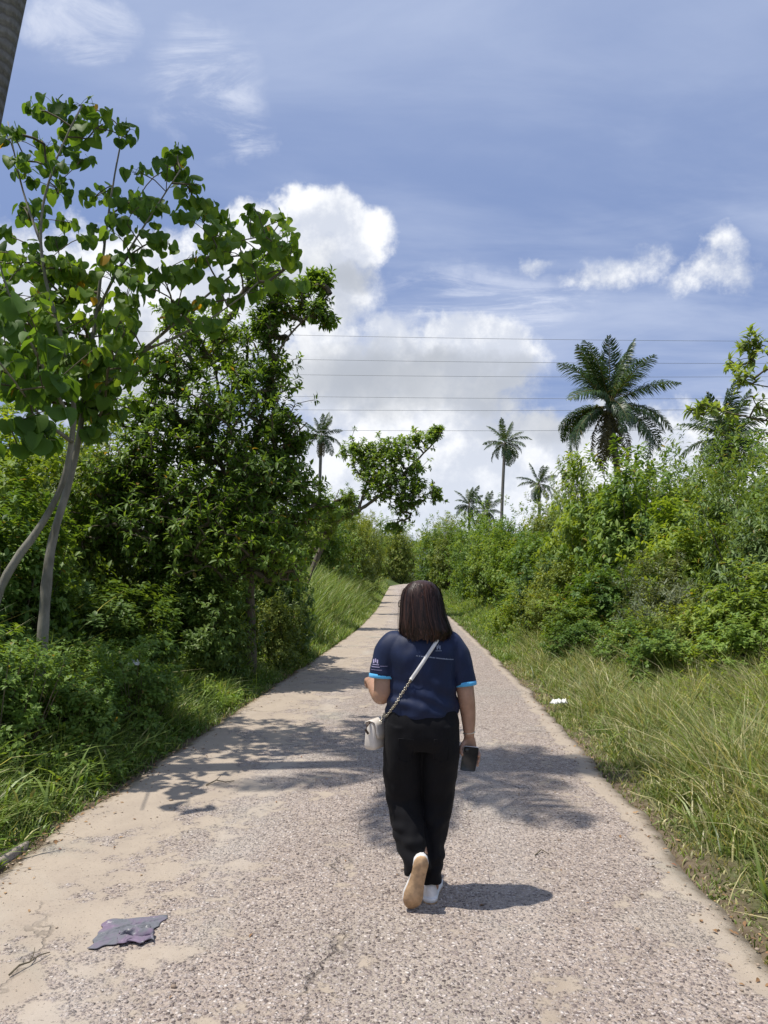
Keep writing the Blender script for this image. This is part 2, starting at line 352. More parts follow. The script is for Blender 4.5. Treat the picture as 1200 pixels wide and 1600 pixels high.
def ground_material():
    m, t = new_mat('ground_soil')
    co = t.coord()
    n = t.noise(co, 1.3, 8, 0.6); n2 = t.noise(co, 18, 6, 0.65)
    soil = t.ramp(n2, [(0.3, (0.085, 0.060, 0.038)), (0.7, (0.21, 0.165, 0.115))])
    green = t.ramp(t.noise(co, 25, 5, 0.7), [(0.3, (0.040, 0.065, 0.018)), (0.7, (0.110, 0.140, 0.045))])
    d = t.attr('edge')                        # metres from the concrete
    f = t.ss(t.m('ADD', d, t.m('MULTIPLY', t.m('SUBTRACT', n, 0.5), 1.0)), 0.10, 0.45)
    c = t.mix(f, soil, green)
    out_surf(t, bsdf(t, c, 0.95, 0.1, t.bump(t.m('ADD', n2, n), 0.8, 0.03))); return m
def road_material():
    m, t = new_mat('worn_concrete')
    co = t.coord()
    lat = t.attr('lat')
    big = t.noise(co, 0.55, 5, 0.55); med = t.noise(co, 2.6, 7, 0.6, 0.6); fine = t.noise(co, 34, 6, 0.7)
    st = t.n.new('ShaderNodeMapping'); st.inputs['Scale'].default_value = (1.0, 0.35, 1); t.l.new(co, st.inputs[0])
    streak = t.noise(st.outputs[0], 1.7, 6, 0.6)
    wco = t.v('ADD', co, t.v('SCALE', t.noise(co, 30, 3, 0.6, out=1), 0.02))
    v1 = t.vor(wco, 58); v1c = t.vor(wco, 58, out='Color')
    v2 = t.vor(wco, 110); v2c = t.vor(wco, 110, out='Color')
    s1 = t.n.new('ShaderNodeSeparateColor'); t.l.new(v1c, s1.inputs[0])
    s2 = t.n.new('ShaderNodeSeparateColor'); t.l.new(v2c, s2.inputs[0])
    # how far the cement skin is worn off (aggregate shows): wheel tracks and middle, less on the left border
    edge = t.m('ADD', t.ss(lat, 0.02, 0.52, 0.0, 1.0), t.m('MULTIPLY', t.m('SUBTRACT', med, 0.5), 3.2))
    edge = t.m('ADD', edge, t.m('MULTIPLY', t.m('SUBTRACT', big, 0.5), 1.2))
    edge = t.m('MINIMUM', edge, t.m('ADD', t.ss(lat, 1.0, 0.90, -0.4, 1.6), t.m('MULTIPLY', t.m('SUBTRACT', med, 0.5), 2.0)))
    edge = t.m('ADD', edge, t.m('MULTIPLY', t.m('SUBTRACT', t.noise(st.outputs[0], 0.6, 3, 0.5), 0.5), 1.0))
    edge = t.m('ADD', edge, t.m('MULTIPLY', t.m('SUBTRACT', t.noise(co, 7.5, 7, 0.68, 0.5), 0.5), 2.4))
    worn = t.ss(edge, 0.28, 0.62)
    skin = t.ramp(t.m('ADD', t.m('MULTIPLY', streak, 0.5), t.m('MULTIPLY', med, 0.5)),
                  [(0.25, (0.28, 0.238, 0.19)), (0.42, (0.40, 0.352, 0.288)), (0.52, (0.36, 0.315, 0.26)), (0.75, (0.52, 0.47, 0.395))])
    skin = t.mix(t.ss(fine, 0.60, 0.74, 0, 0.3), skin, (0.25, 0.20, 0.15))
    paste = t.ramp(med, [(0.3, (0.30, 0.255, 0.22)), (0.7, (0.43, 0.375, 0.325))])
    paste = t.mix(t.ss(big, 0.45, 0.7, 0, 0.55), paste, (0.35, 0.345, 0.30))
    peb = t.ramp(s1.outputs[0], [(0.0, (0.11, 0.09, 0.085)), (0.22, (0.25, 0.21, 0.20)), (0.55, (0.41, 0.36, 0.335)), (0.85, (0.54, 0.49, 0.46)), (1.0, (0.70, 0.66, 0.62))])
    peb2 = t.ramp(s2.outputs[0], [(0.0, (0.12, 0.10, 0.09)), (0.5, (0.36, 0.32, 0.295)), (1.0, (0.60, 0.56, 0.52))])
    agg = t.mix(t.ss(v1, 0.60, 0.36), paste, peb)
    agg = t.mix(t.m('MULTIPLY', t.ss(v2, 0.5, 0.30), t.m('GREATER_THAN', s2.outputs[1], 0.55)), agg, peb2)
    c = t.mix(worn, skin, agg)
    c = t.mix(1.0, c, (1.0, 0.945, 0.90, 1), 'MULTIPLY')
    # dusty drifts and dark stains
    c = t.mix(t.ss(t.noise(co, 0.9, 6, 0.62, 0.8), 0.55, 0.72, 0, 0.42), c, (0.42, 0.375, 0.31))
    c = t.mix(t.ss(t.noise(co, 1.9, 7, 0.7), 0.62, 0.75, 0, 0.5), c, (0.20, 0.17, 0.14))
    # pits
    pit = t.m('MULTIPLY', t.ss(t.noise(co, 75, 3, 0.6), 0.64, 0.72), t.ss(worn, 0, 1, 0.35, 1))
    c = t.mix(t.m('MULTIPLY', pit, 0.8), c, (0.09, 0.075, 0.065))
    # wheel-polished pale lanes, damp grey-green bloom, soil washed over both edges
    lane = t.m('MINIMUM', t.m('ABSOLUTE', t.m('SUBTRACT', lat, 0.30)), t.m('ABSOLUTE', t.m('SUBTRACT', lat, 0.72)))
    c = t.mix(t.m('MULTIPLY', t.ss(lane, 0.10, 0.02), t.ss(streak, 0.4, 0.65, 0, 0.30)), c, (0.50, 0.455, 0.405))
    c = t.mix(t.ss(t.noise(co, 0.8, 6, 0.6, 0.4), 0.56, 0.70, 0, 0.30), c, (0.27, 0.285, 0.235))
    soil_e = t.m('ADD', t.m('ABSOLUTE', t.m('SUBTRACT', lat, 0.5)), t.m('MULTIPLY', t.m('SUBTRACT', t.noise(co, 5.0, 7, 0.7), 0.5), 0.10))
    c = t.mix(t.ss(soil_e, 0.482, 0.505, 0, 0.8), c, (0.185, 0.145, 0.10))
    # one crack wandering along the slab, hairline cracks elsewhere
    sp = t.n.new('ShaderNodeSeparateXYZ'); t.l.new(co, sp.inputs[0])
    wig = t.m('MULTIPLY', t.m('SUBTRACT', t.noise(co, 1.6, 6, 0.65), 0.5), 0.55)
    ck = t.m('ABSOLUTE', t.m('ADD', t.m('SUBTRACT', sp.outputs[0], t.m('ADD', t.m('MULTIPLY', sp.outputs[1], 0.074), -0.50)), wig))
    ckf = t.m('MULTIPLY', t.ss(ck, 0.010, 0.002), t.ss(t.noise(co, 2.2, 3, 0.5), 0.42, 0.56))
    hc = t.vor(t.v('ADD', co, t.v('SCALE', t.noise(co, 3, 4, 0.6, out=1), 0.5)), 0.55, feat='DISTANCE_TO_EDGE')
    hcf = t.m('MULTIPLY', t.ss(hc, 0.008, 0.001), t.ss(t.noise(co, 1.1, 2, 0.5), 0.5, 0.6, 0, 0.7))
    cr = t.m('MAXIMUM', ckf, hcf)
    c = t.mix(t.m('MULTIPLY', cr, 0.6), c, (0.11, 0.09, 0.075))
    h = t.m('ADD', t.m('MULTIPLY', t.ss(v1, 0.65, 0.1), t.m('MULTIPLY', worn, 0.9)), t.m('MULTIPLY', fine, 0.35))
    h = t.m('ADD', h, t.m('MULTIPLY', t.ss(v2, 0.6, 0.1), t.m('MULTIPLY', worn, 0.35)))
    h = t.m('SUBTRACT', h, t.m('MULTIPLY', t.m('MAXIMUM', pit, cr), 0.9))
    nb = t.bump(h, 0.95, 0.011)
    nb = t.bump(med, 0.5, 0.03, nb)
    out_surf(t, bsdf(t, c, 0.9, 0.18, nb)); return m
M['ground'] = ground_material(); M['road'] = road_material()

# ------------------------------------------------------------------ road, ground
_Y = np.arange(-14, 261, 0.5)
def _sm(a):
    k = np.ones(13) / 13; p = np.pad(a, 6, mode='reflect', reflect_type='odd'); return np.convolve(p, k, 'valid')
_XL = _sm(np.interp(_Y, [-14, 0, 15, 22, 35, 60, 121, 170, 260], [-3.43, -2.39, -1.28, -0.78, -0.35, 0.02, 0.95, 6.5, 34]))
_XR = _sm(np.interp(_Y, [-14, 0, 7, 13, 25.6, 60, 121, 170, 260], [0.34, 1.38, 1.84, 2.14, 2.50, 3.25, 4.3, 10.0, 38]))
def XL(y): return np.interp(y, _Y, _XL)
def XR(y): return np.interp(y, _Y, _XR)
def sstep(x, a, b): q = np.clip((x - a) / (b - a), 0, 1); return q * q * (3 - 2 * q)
def ground_h(x, y):
    x = np.asarray(x, float); y = np.asarray(y, float)
    dl = XL(y) - x; dr = x - XR(y)
    far = sstep(y, 12, 22)
    zl = -0.05 + 0.28 * sstep(dl, 0.25, 3.0) + 0.55 * far * sstep(dl, 0.4, 3.0)
    zr = -0.045 + 0.22 * sstep(dr, 0.5, 4.0)
    wob = 0.05 * np.sin(x * 1.7 + 0.6 * y) * np.sin(y * 1.1 - x * 0.4) + 0.03 * np.sin(x * 4.1 + y * 2.9)
    z = np.where(dl > 0, zl + wob * sstep(dl, 0.3, 1.2), np.where(dr > 0, zr + wob * sstep(dr, 0.3, 1.2), -0.14))
    inn = (dl <= 0) & (dr <= 0)
    return np.where(inn, -0.14, z)
def build_ground():
    ys = np.concatenate([np.arange(-14, 30, 0.3), np.arange(30, 80, 1.0), np.arange(80, 261, 4.0)])
    dd = np.array([500, 250, 120, 60, 30, 16, 11, 8, 6.5, 5.2, 4.2, 3.4, 2.8, 2.2, 1.7, 1.3, 1.0, 0.75, 0.5, 0.3, 0.15, 0.05, -0.06])
    rows = []; ed = []
    for y in ys:
        l = XL(y) - dd; r = XR(y) + dd[::-1]
        mid = np.linspace(XL(y) + 0.5, XR(y) - 0.5, 4)
        x = np.concatenate([l, mid, r])
        rows.append(np.stack([x, np.full_like(x, y), ground_h(x, np.full_like(x, y))], -1))
        ed.append(np.concatenate([dd, -np.ones(4), dd[::-1]]))
    # beyond the built road the land runs on to the horizon
    for y in (420, 900, 2200):
        r = rows[-1].copy(); r[:, 1] = y; r[:, 2] = ground_h(r[:, 0], np.full(len(r), 260.0)); rows.append(r); ed.append(ed[-1])
    V = np.concatenate(rows); ncol = len(rows[0]); nr = len(rows)
    i = np.arange(nr - 1)[:, None] * ncol; j = np.arange(ncol - 1)[None, :]
    q = np.stack([i + j, i + j + 1, i + ncol + j + 1, i + ncol + j], -1).reshape(-1, 4)
    o = part('ground', mk_mesh('ground', V, [q], True, M['ground'], {'edge': np.concatenate(ed)}), None)
    tag(o, 'brown soil and short green cover on both sides of the road', 'ground', kind='structure')
build_ground()
def build_road():
    ys = np.concatenate([np.arange(-13, 14, 0.06), np.arange(14, 40, 0.25), np.arange(40, 241, 2.0)])
    nx = 40; rows = []; lat = []
    lf = np.linspace(0, 1, nx)
    for y in ys:
        jl = 0.065 * mnoise.noise((0, y * 1.3, 0)) + 0.035 * mnoise.noise((3, y * 5, 0)) + 0.028 * mnoise.noise((7, y * 14, 0))
        jr = 0.07 * mnoise.noise((20, y * 1.1, 0)) + 0.035 * mnoise.noise((23, y * 4.2, 0)) + 0.030 * mnoise.noise((27, y * 13, 0))
        a, b = XL(y) + jl, XR(y) + jr
        x = a + (b - a) * lf
        z = np.array([0.006 * mnoise.noise((xx * 0.9, y * 0.9, 5)) + 0.003 * mnoise.noise((xx * 4, y * 4, 8)) for xx in x])
        z[0] -= 0.012; z[-1] -= 0.012
        row = np.stack([x, np.full(nx, y), z], -1)
        row = np.vstack([[a - 0.012, y, -0.16], row, [b + 0.012, y, -0.16]])
        rows.append(row); lat.append(np.concatenate([[0], lf, [1]]))
    V = np.concatenate(rows); n = nx + 2; nr = len(rows)
    i = np.arange(nr - 1)[:, None] * n; j = np.arange(n - 1)[None, :]
    q = np.stack([i + j, i + j + 1, i + n + j + 1, i + n + j], -1).reshape(-1, 4)
    o = part('road', mk_mesh('road', V, [q], True, M['road'], {'lat': np.concatenate(lat)}), None)
    tag(o, 'worn pale concrete lane with exposed gravel running straight ahead', 'road', kind='structure')
    return o
road = build_road()
def kerb_pieces():
    y = 2.2; k = 0
    while y < 5.0:
        L = random.uniform(0.45, 0.95); w = random.uniform(0.07, 0.12)
        n = 9; mb = MB(); rows = []
        gap = 0.022 + 0.012 * random.random()
        tilt = random.uniform(-0.035, -0.008)
        for i in range(n):
            yy = y + L * i / (n - 1)
            xe = XL(yy) - gap - 0.05 + 0.015 * mnoise.noise((4, yy * 9, k))
            ww = w + 0.03 * mnoise.noise((9, yy * 6, k))
            prof = [(0, -0.14), (0.0, -0.012), (-0.012, 0.0), (-ww + 0.012, tilt), (-ww, tilt - 0.015), (-ww - 0.01, -0.14)]
            rows.append([(xe + p[0], yy, p[1] - 0.006 + 0.004 * mnoise.noise((p[0] * 30, yy * 20, 3))) for p in prof])
        V = np.array(rows).reshape(-1, 3); m = 6
        i = np.arange(n - 1)[:, None] * m; j = np.arange(m - 1)[None, :]
        q = np.stack([i + j, i + m + j, i + m + j + 1, i + j + 1], -1).reshape(-1, 4)
        ends = np.array([list(range(m)), list(range((n - 1) * m, n * m))[::-1]])
        me = mk_mesh('edge_slab', V, [q, ends], False, M['road'], {'lat': np.full(len(V), 0.05)})
        part('edge_slab', me, None, road)
        y += L + random.uniform(0.02, 0.05) + (random.uniform(0.3, 0.7) if k in (3, 5) else 0); k += 1
kerb_pieces()

# ------------------------------------------------------------------ leaves
def tmpl(v, f): return np.array(v, float), np.array(f, int)
RHOMB = tmpl([(0, 0, 0), (.45, .5, .07), (1, 0, -.06), (.45, -.5, .07)], [(0, 1, 2), (0, 2, 3)])
OVATE = tmpl([(0, 0, 0), (.22, .36, .05), (.55, .46, .04), (1, 0, -.20), (.55, -.46, .04), (.22, -.36, .05), (.5, 0, -.04)],
             [(0, 1, 6), (1, 2, 6), (2, 3, 6), (6, 3, 4), (6, 4, 5), (6, 5, 0)])
LANCE = tmpl([(0, 0, 0), (.3, .5, .03), (.65, .38, -.05), (1, 0, -.22), (.65, -.38, -.05), (.3, -.5, .03)],
             [(0, 1, 5), (1, 2, 4), (1, 4, 5), (2, 3, 4)])
def _heart(curl, cup):
    s = [(-.10, .20), (-.09, .39), (.08, .53), (.34, .55), (.62, .45), (.84, .25)]
    mid = [(0, 0), (.33, 0), (.66, 0), (1.0, 0)]
    v = [(u, w, -curl * u * u) for u, w in mid]
    for sg in (1, -1): v += [(u, sg * w, cup * w - curl * u * u + 0.03 * math.sin(7 * u + sg)) for u, w in s]
    f = []
    for b, fl in ((4, False), (10, True)):
        tr = [(0, b, b + 1), (0, b + 1, b + 2), (0, b + 2, b + 3), (0, b + 3, 1), (1, b + 3, b + 4), (1, b + 4, 2), (2, b + 4, b + 5), (2, b + 5, 3)]
        f += [t[::-1] if fl else t for t in tr]
    return tmpl(v, f)
HEARTS = [_heart(c, p) for c, p in ((.20, .30), (.42, .50), (.10, -.25), (.60, .62), (.32, .15))]
def leaf_block(P, D, N, L, Wd, T):
    P = np.asarray(P, float); n = len(P)
    D = unit(D); S = unit(np.cross(D, N)); N = np.cross(S, D)
    v, f = T; L = np.broadcast_to(L, (n,))[:, None, None]; Wd = np.broadcast_to(Wd, (n,))[:, None, None]
    V = P[:, None, :] + L * v[None, :, 0:1] * D[:, None, :] + Wd * v[None, :, 1:2] * S[:, None, :] + L * v[None, :, 2:3] * N[:, None, :]
    Fc = f[None] + (np.arange(n) * len(v))[:, None, None]
    return V.reshape(-1, 3), Fc.reshape(-1, 3)
def rdir(r, n): return unit(r.normal(size=(n, 3)))
def rosettes(r, C, A, k, L, ratio, T, spread=0.9, droop=0.15, stemlen=0.06):
    """k leaves round each cluster point C with shoot axis A"""
    n = len(C); C = np.repeat(C, k, 0); A = np.repeat(unit(A), k, 0)
    rd = rdir(r, n * k); perp = unit(rd - (rd * A).sum(1)[:, None] * A)
    D = unit(A * r.uniform(0.1, 0.9, (n * k, 1)) + perp * spread + np.array([0, 0, -droop]))
    P = C + A * r.uniform(-stemlen * 1.6, stemlen * 0.5, (n * k, 1)) + D * stemlen * 0.25
    Nn = unit(A * 0.8 + np.array([0, 0, 0.9]) + rd * 0.45)
    Ls = L * r.uniform(0.65, 1.2, n * k)
    return leaf_block(P, D, Nn, Ls, Ls * ratio * r.uniform(0.85, 1.15, n * k), T)
def lobed(r, n, rad, lobes=9, depth=0.32, shell=2.4, flat=0.0):
    """points in an uneven volume: lumpy outline, gaps between the lumps"""
    d = rdir(r, n); L = rdir(r, lobes); a = r.uniform(0.55, 1.0, lobes); s = r.uniform(3, 9, lobes)
    k = (a[None] * np.exp(s[None] * (d @ L.T - 1))).max(1)
    q = (1 - depth) + depth * k * 1.3
    rr = r.uniform(0, 1, n) ** (1 / shell)
    return d * (rr * q)[:, None] * np.asarray(rad), d

# ------------------------------------------------------------------ trees
def grow(r, trunks, targets, tip=0.006, kfac=0.0075, sag=0.0, rmax=0.05):
    """connect twig ends to the limbs; returns (limb MB, branch MB, shoot direction at each target)"""
    nodes = []; par = []; trunk_mb = MB()
    for pts, r0, r1 in trunks:
        pts = np.asarray(pts, float)
        sg = np.linalg.norm(np.diff(pts, axis=0), axis=1); s = np.concatenate([[0], np.cumsum(sg)])
        m = max(4, int(s[-1] / 0.12)); q = np.linspace(0, s[-1], m)
        P = np.stack([np.interp(q, s, pts[:, i]) for i in range(3)], -1)
        ker = np.ones(5) / 5
        Pp = np.pad(P, ((2, 2), (0, 0)), mode='edge'); P2 = np.stack([np.convolve(Pp[:, i], ker, 'valid') for i in range(3)], -1)
        P2[0] = P[0]; P2[-1] = P[-1]; P = P2 + r.normal(size=P2.shape) * r1 * 0.15
        rad = (r1 + (r0 - r1) * (1 - np.linspace(0, 1, m)) ** 1.5) * (1 + 0.05 * r.normal(size=m))
        rad[:3] *= (1.35, 1.15, 1.05) if r0 > 0.05 else 1
        trunk_mb.tube(P, rad, 10 if r0 > 0.04 else 6)
        for p in P[m // 4:]: nodes.append(p); par.append(-1)
    T = np.asarray(targets, float)
    base = np.array(nodes)
    dd = np.sqrt(((T[:, None] - base[None]) ** 2).sum(-1)).min(1)
    chains = []; dirs = np.zeros_like(T)
    nd = list(nodes); arr = np.array(nd); cnt = [0] * len(nd)
    for ti in np.argsort(dd):
        tp = T[ti]; df = arr - tp
        cost = np.sqrt((df ** 2).sum(1)) + 0.8 * np.clip(df[:, 2] + 0.05, 0, None)
        b = int(np.argmin(cost)); p0 = arr[b]
        ln = np.linalg.norm(tp - p0); m = max(3, int(ln / 0.16) + 2)
        u = np.linspace(0, 1, m)[:, None]
        ctrl = p0 + (tp - p0) * 0.5 + np.array([0, 0, 0.12 * ln]) + r.normal(size=3) * ln * 0.07
        Q = (1 - u) ** 2 * p0 + 2 * u * (1 - u) * ctrl + u ** 2 * tp
        st = len(nd); idx = [b]
        for k in range(1, m): nd.append(Q[k]); par.append(idx[-1]); idx.append(len(nd) - 1); cnt.append(0)
        arr = np.vstack([arr, Q[1:]]); chains.append((idx, Q)); dirs[ti] = unit(Q[-1] - Q[-2])
        k = idx[-1]
        while k >= 0: cnt[k] += 1; k = par[k]
    br = MB()
    for idx, Q in chains:
        rad = np.array([min(rmax, tip + kfac * (math.sqrt(max(cnt[i], 1)) - 1)) for i in idx]); rad[0] = rad[1]
        br.tube(Q, rad, 5 if rad.max() > 0.012 else 4, cap=False)
    return trunk_mb, br, dirs

def px_blobs(r, blobs, n):
    """cluster points inside ellipsoids given as (px, py, distance, rx_px, ry_px, depth_m, weight)"""
    w = np.array([b[6] for b in blobs], float); w /= w.sum(); out = []
    for b, k in zip(blobs, r.multinomial(n, w)):
        if k == 0: continue
        c = W(b[0], b[1], b[2]); s = b[2] / F
        rad = np.array([b[3] * s, b[5], b[4] * s])
        m = max(2, k // 11); q, _ = lobed(r, m, rad * .95, 7, 0.3, 2.4)
        p = q[r.integers(0, m, k)] + r.normal(size=(k, 3)) * min(.2 * max(1, b[2] / 16), .3 * rad.min()); out.append(c + p)
    return np.concatenate(out)

def leafy_tree(name, base, label, cat, group, trunks, blobs, ncl, k, L, ratio, T, mat, bark, seed, tip=0.005, extra=None):
    r = np.random.default_rng(seed)
    root = thing(name, base, label, cat, group)
    C = px_blobs(r, blobs, ncl)
    C[:, 2] = np.maximum(C[:, 2], 0.25)
    tr, br, dirs = grow(r, trunks, C, tip)
    part('trunk', tr.mesh('trunk', bark, True, base), None, root)
    part('branches', br.mesh('branches', M['twig'], True, base), None, root, kind='stuff')
    V, Fc = rosettes(r, C, dirs + np.array([0, 0, 0.3]), k, L, ratio, T)
    part('crown', mk_mesh('crown', V - np.asarray(base), [Fc], False, mat), None, root)
    return root, C

# --- the tall sapling with heart-shaped leaves, front left
def heart_tree():
    r = np.random.default_rng(11)
    b = W(62, 930, 7.0); b[2] = ground_h(b[0], b[1]) - 0.05
    root = thing('heart_leaf_tree', b, 'tall open tree with big heart-shaped leaves and two pale trunks at left', 'tree')
    bA = W(-45, 960, 6.7); bA[2] = ground_h(bA[0], bA[1]) - 0.05
    def path(*p): return [W(*q) for q in p]
    tA = [bA] + path((0, 905, 6.8), (45, 850, 6.85), (85, 790, 6.95), (105, 740, 7.0), (113, 690, 7.0), (118, 620, 6.9), (95, 520, 6.8), (65, 420, 6.7), (62, 330, 6.7), (90, 240, 6.75), (128, 165, 6.8))
    tB = [b] + path((78, 850, 7.1), (98, 790, 7.2), (118, 720, 7.25), (128, 650, 7.25), (140, 560, 7.3), (152, 480, 7.4), (163, 380, 7.4), (176, 290, 7.5), (192, 205, 7.5))
    limbs = [(tA, 0.055, 0.008), (tB, 0.064, 0.008),
             (path((130, 640, 7.2), (185, 575, 7.4), (255, 522, 7.6), (330, 455, 7.7), (400, 400, 7.8), (436, 350, 7.8)), 0.026, 0.007),
             (path((200, 560, 7.4), (290, 520, 7.0), (360, 480, 6.9), (405, 440, 6.8)), 0.016, 0.006),
             (path((150, 490, 7.4), (195, 400, 7.2), (240, 330, 7.1), (282, 265, 7.0)), 0.020, 0.006),
             (path((112, 660, 6.95), (60, 560, 6.4), (15, 470, 6.0), (-10, 380, 5.9)), 0.022, 0.006),
             (path((64, 380, 6.7), (35, 300, 6.9), (12, 190, 7.0)), 0.014, 0.006),
             (path((112, 690, 6.95), (70, 660, 6.2), (25, 600, 5.4), (-5, 560, 5.0)), 0.020, 0.006)]
    spots = [(130, 170), (75, 165), (190, 205), (120, 235), (60, 250), (10, 205), (255, 260), (190, 295), (240, 325), (150, 330), (90, 290), (30, 260), (282, 270), (308, 310), (250, 375), (185, 360), (110, 370),
             (45, 340), (300, 345), (330, 345), (395, 345), (425, 350), (432, 390), (385, 400), (345, 385), (300, 420), (250, 440), (400, 430), (455, 425), (200, 430), (150, 425), (90, 430), (30, 420), (270, 480), (345, 450),
             (130, 480), (200, 505), (60, 500), (180, 555), (30, 560), (130, 560), (60, 600), (190, 470), (225, 410), (15, 480), (105, 520), (160, 610), (90, 580), (10, 380), (70, 440), (150, 520), (220, 560), (365, 370), (320, 480), (40, 530), (200, 330), (70, 560), (180, 590)]
    C = []
    for (x, y) in spots:
        for _ in range(4):
            C.append(W(x + r.normal() * 15, y + r.normal() * 14, 7.2 + float(np.clip(r.normal() * 0.5, -.6, 1))))
    for _ in range(120):                       # fuller middle of the crown, creeper round the trunk
        C.append(W(r.uniform(-40, 215), r.uniform(400, 630), 7.0 + r.normal() * 0.6))
    for _ in range(26):
        C.append(W(150 + r.normal() * 16, r.uniform(540, 690), 7.2 + r.normal() * 0.12))
    for (x, y) in [(8, 500), (40, 610), (98, 640), (20, 660), (60, 660), (5, 600), (80, 690), (35, 700), (105, 600), (15, 560), (45, 480)]:
        C.append(W(x - 6, y, 5.0 + 0.8 * r.uniform()))
    C = np.array(C)
    tr, br, dirs = grow(r, limbs, C, 0.0045, 0.004, rmax=0.02)
    part('trunk', tr.mesh('trunk', M['bark_pale'], True, b), None, root)
    part('branches', br.mesh('branches', M['twig'], True, b), None, root, kind='stuff')
    P, D, N, L = [], [], [], []
    pet = MB()
    for c, d in zip(C, dirs):
        for _ in range(int(r.integers(5, 10))):
            a = r.uniform(0, 2 * math.pi)
            o = unit(np.array([math.cos(a), math.sin(a), 0.25]) + 0.8 * d)
            p0 = c - d * r.uniform(0, 0.10); p1 = p0 + o * r.uniform(0.05, 0.13)
            pet.tube([p0, (p0 + p1) / 2 + np.array([0, 0, 0.01]), p1], 0.0022, 3, cap=False)
            P.append(p1); D.append(unit(o * r.uniform(0.15, 0.8) + np.array([0, 0, -r.uniform(0.45, 1.2)])))
            N.append(unit(o * 0.8 + np.array([0, 0, 0.6]) + r.normal(size=3) * 0.6)); L.append(r.uniform(0.055, 0.125) * (1.35 if c[1] < 6 and c[0] < -.42 * c[1] else 1))
    P, D, N, L = map(np.array, (P, D, N, L))
    part('petioles', pet.mesh('petioles', M['stem'], False, b), None, root, kind='stuff')
    vis = np.array([600 + F * p[0] / p[1] for p in P]) > -30
    order = np.argsort(-(L / np.linalg.norm(P, axis=1)) * np.where(vis, 1, 0.01))
    variants = [mk_mesh('leaf', v * np.array([1, 1.12, 1]), [f], True, M['heart']) for v, f in HEARTS]
    for q, i in enumerate(order[:300]):
        d = D[i]; s = unit(np.cross(d, N[i])); n = np.cross(s, d)
        mtx = Matrix(((d[0], s[0], n[0], 0), (d[1], s[1], n[1], 0), (d[2], s[2], n[2], 0), (0, 0, 0, 1)))
        o = part('leaf', variants[int(r.integers(5))], None, root)
        o.matrix_basis = Matrix.Translation(Vector(P[i] - b)) @ mtx @ Matrix.Diagonal((L[i], L[i], L[i], 1))
    rest = order[300:]; mb = MB()
    for k in range(5):
        sel = rest[k::5]
        if len(sel): v, f = leaf_block(P[sel] - b, D[sel], N[sel], L[sel], L[sel] * 1.12, HEARTS[k]); mb.add(v, f)
    part('crown', mb.mesh('crown', M['heart'], True), None, root, kind='stuff')
heart_tree()

# --- bushy tree behind it
b2 = W(395, 900, 11.6); b2[2] = ground_h(b2[0], b2[1]) - 0.05
def pth(*p): return [W(*q) for q in p]
leafy_tree('bushy_tree', b2, 'bushy dark tree with small glossy leaves and a bent sprig at its top', 'tree', None,
    [([b2] + pth((390, 880, 11.6), (385, 780, 11.5), (400, 680, 11.5), (425, 600, 11.5), (436, 540, 11.5), (470, 505, 11.4), (515, 460, 11.4)), 0.10, 0.012),
     (pth((385, 800, 11.5), (330, 700, 11.3), (290, 620, 11.2), (270, 560, 11.2)), 0.05, 0.012),
     (pth((390, 740, 11.5), (345, 630, 11.8), (330, 540, 11.9), (345, 480, 12)), 0.045, 0.012),
     (pth((380, 830, 11.5), (270, 780, 11.2), (200, 730, 11.0)), 0.05, 0.012),
     (pth((395, 760, 11.5), (440, 700, 11.3), (480, 660, 11.2)), 0.03, 0.01)],
    [(445, 480, 11.5, 50, 45, .5, 1.4), (492, 440, 11.4, 34, 26, .35, .8), (505, 488, 11.4, 24, 28, .3, .6), (420, 440, 11.6, 40, 40, .4, .8), (330, 530, 11.8, 62, 62, .8, 2), (395, 590, 11.5, 62, 60, .8, 2.4),
     (265, 585, 11.2, 55, 50, .7, 1.6), (430, 670, 11.4, 52, 60, .8, 2), (335, 670, 11.3, 95, 90, 1.1, 5), (235, 690, 11.0, 70, 60, .8, 2.4), (450, 745, 11.3, 40, 50, .7, 1.4), (390, 760, 11.2, 90, 90, 1.1, 5), (265, 790, 11.0, 105, 90, 1.1, 5.5),
     (180, 735, 11.0, 55, 55, .7, 1.6), (470, 690, 11.3, 26, 26, .4, .6), (330, 860, 11.0, 120, 80, 1.0, 4.5), (440, 850, 11.0, 62, 70, .9, 2.4), (215, 640, 11.2, 40, 40, .5, 1.0), (300, 500, 11.6, 60, 40, .6, 1.0), (480, 790, 11.2, 40, 50, .6, 1.2), (150, 820, 10.8, 80, 70, .8, 2.4), (400, 520, 11.5, 40, 50, .5, 1.0)],
    3500, 12, 0.110, 0.40, OVATE, M['bushy'], M['bark'], 21)

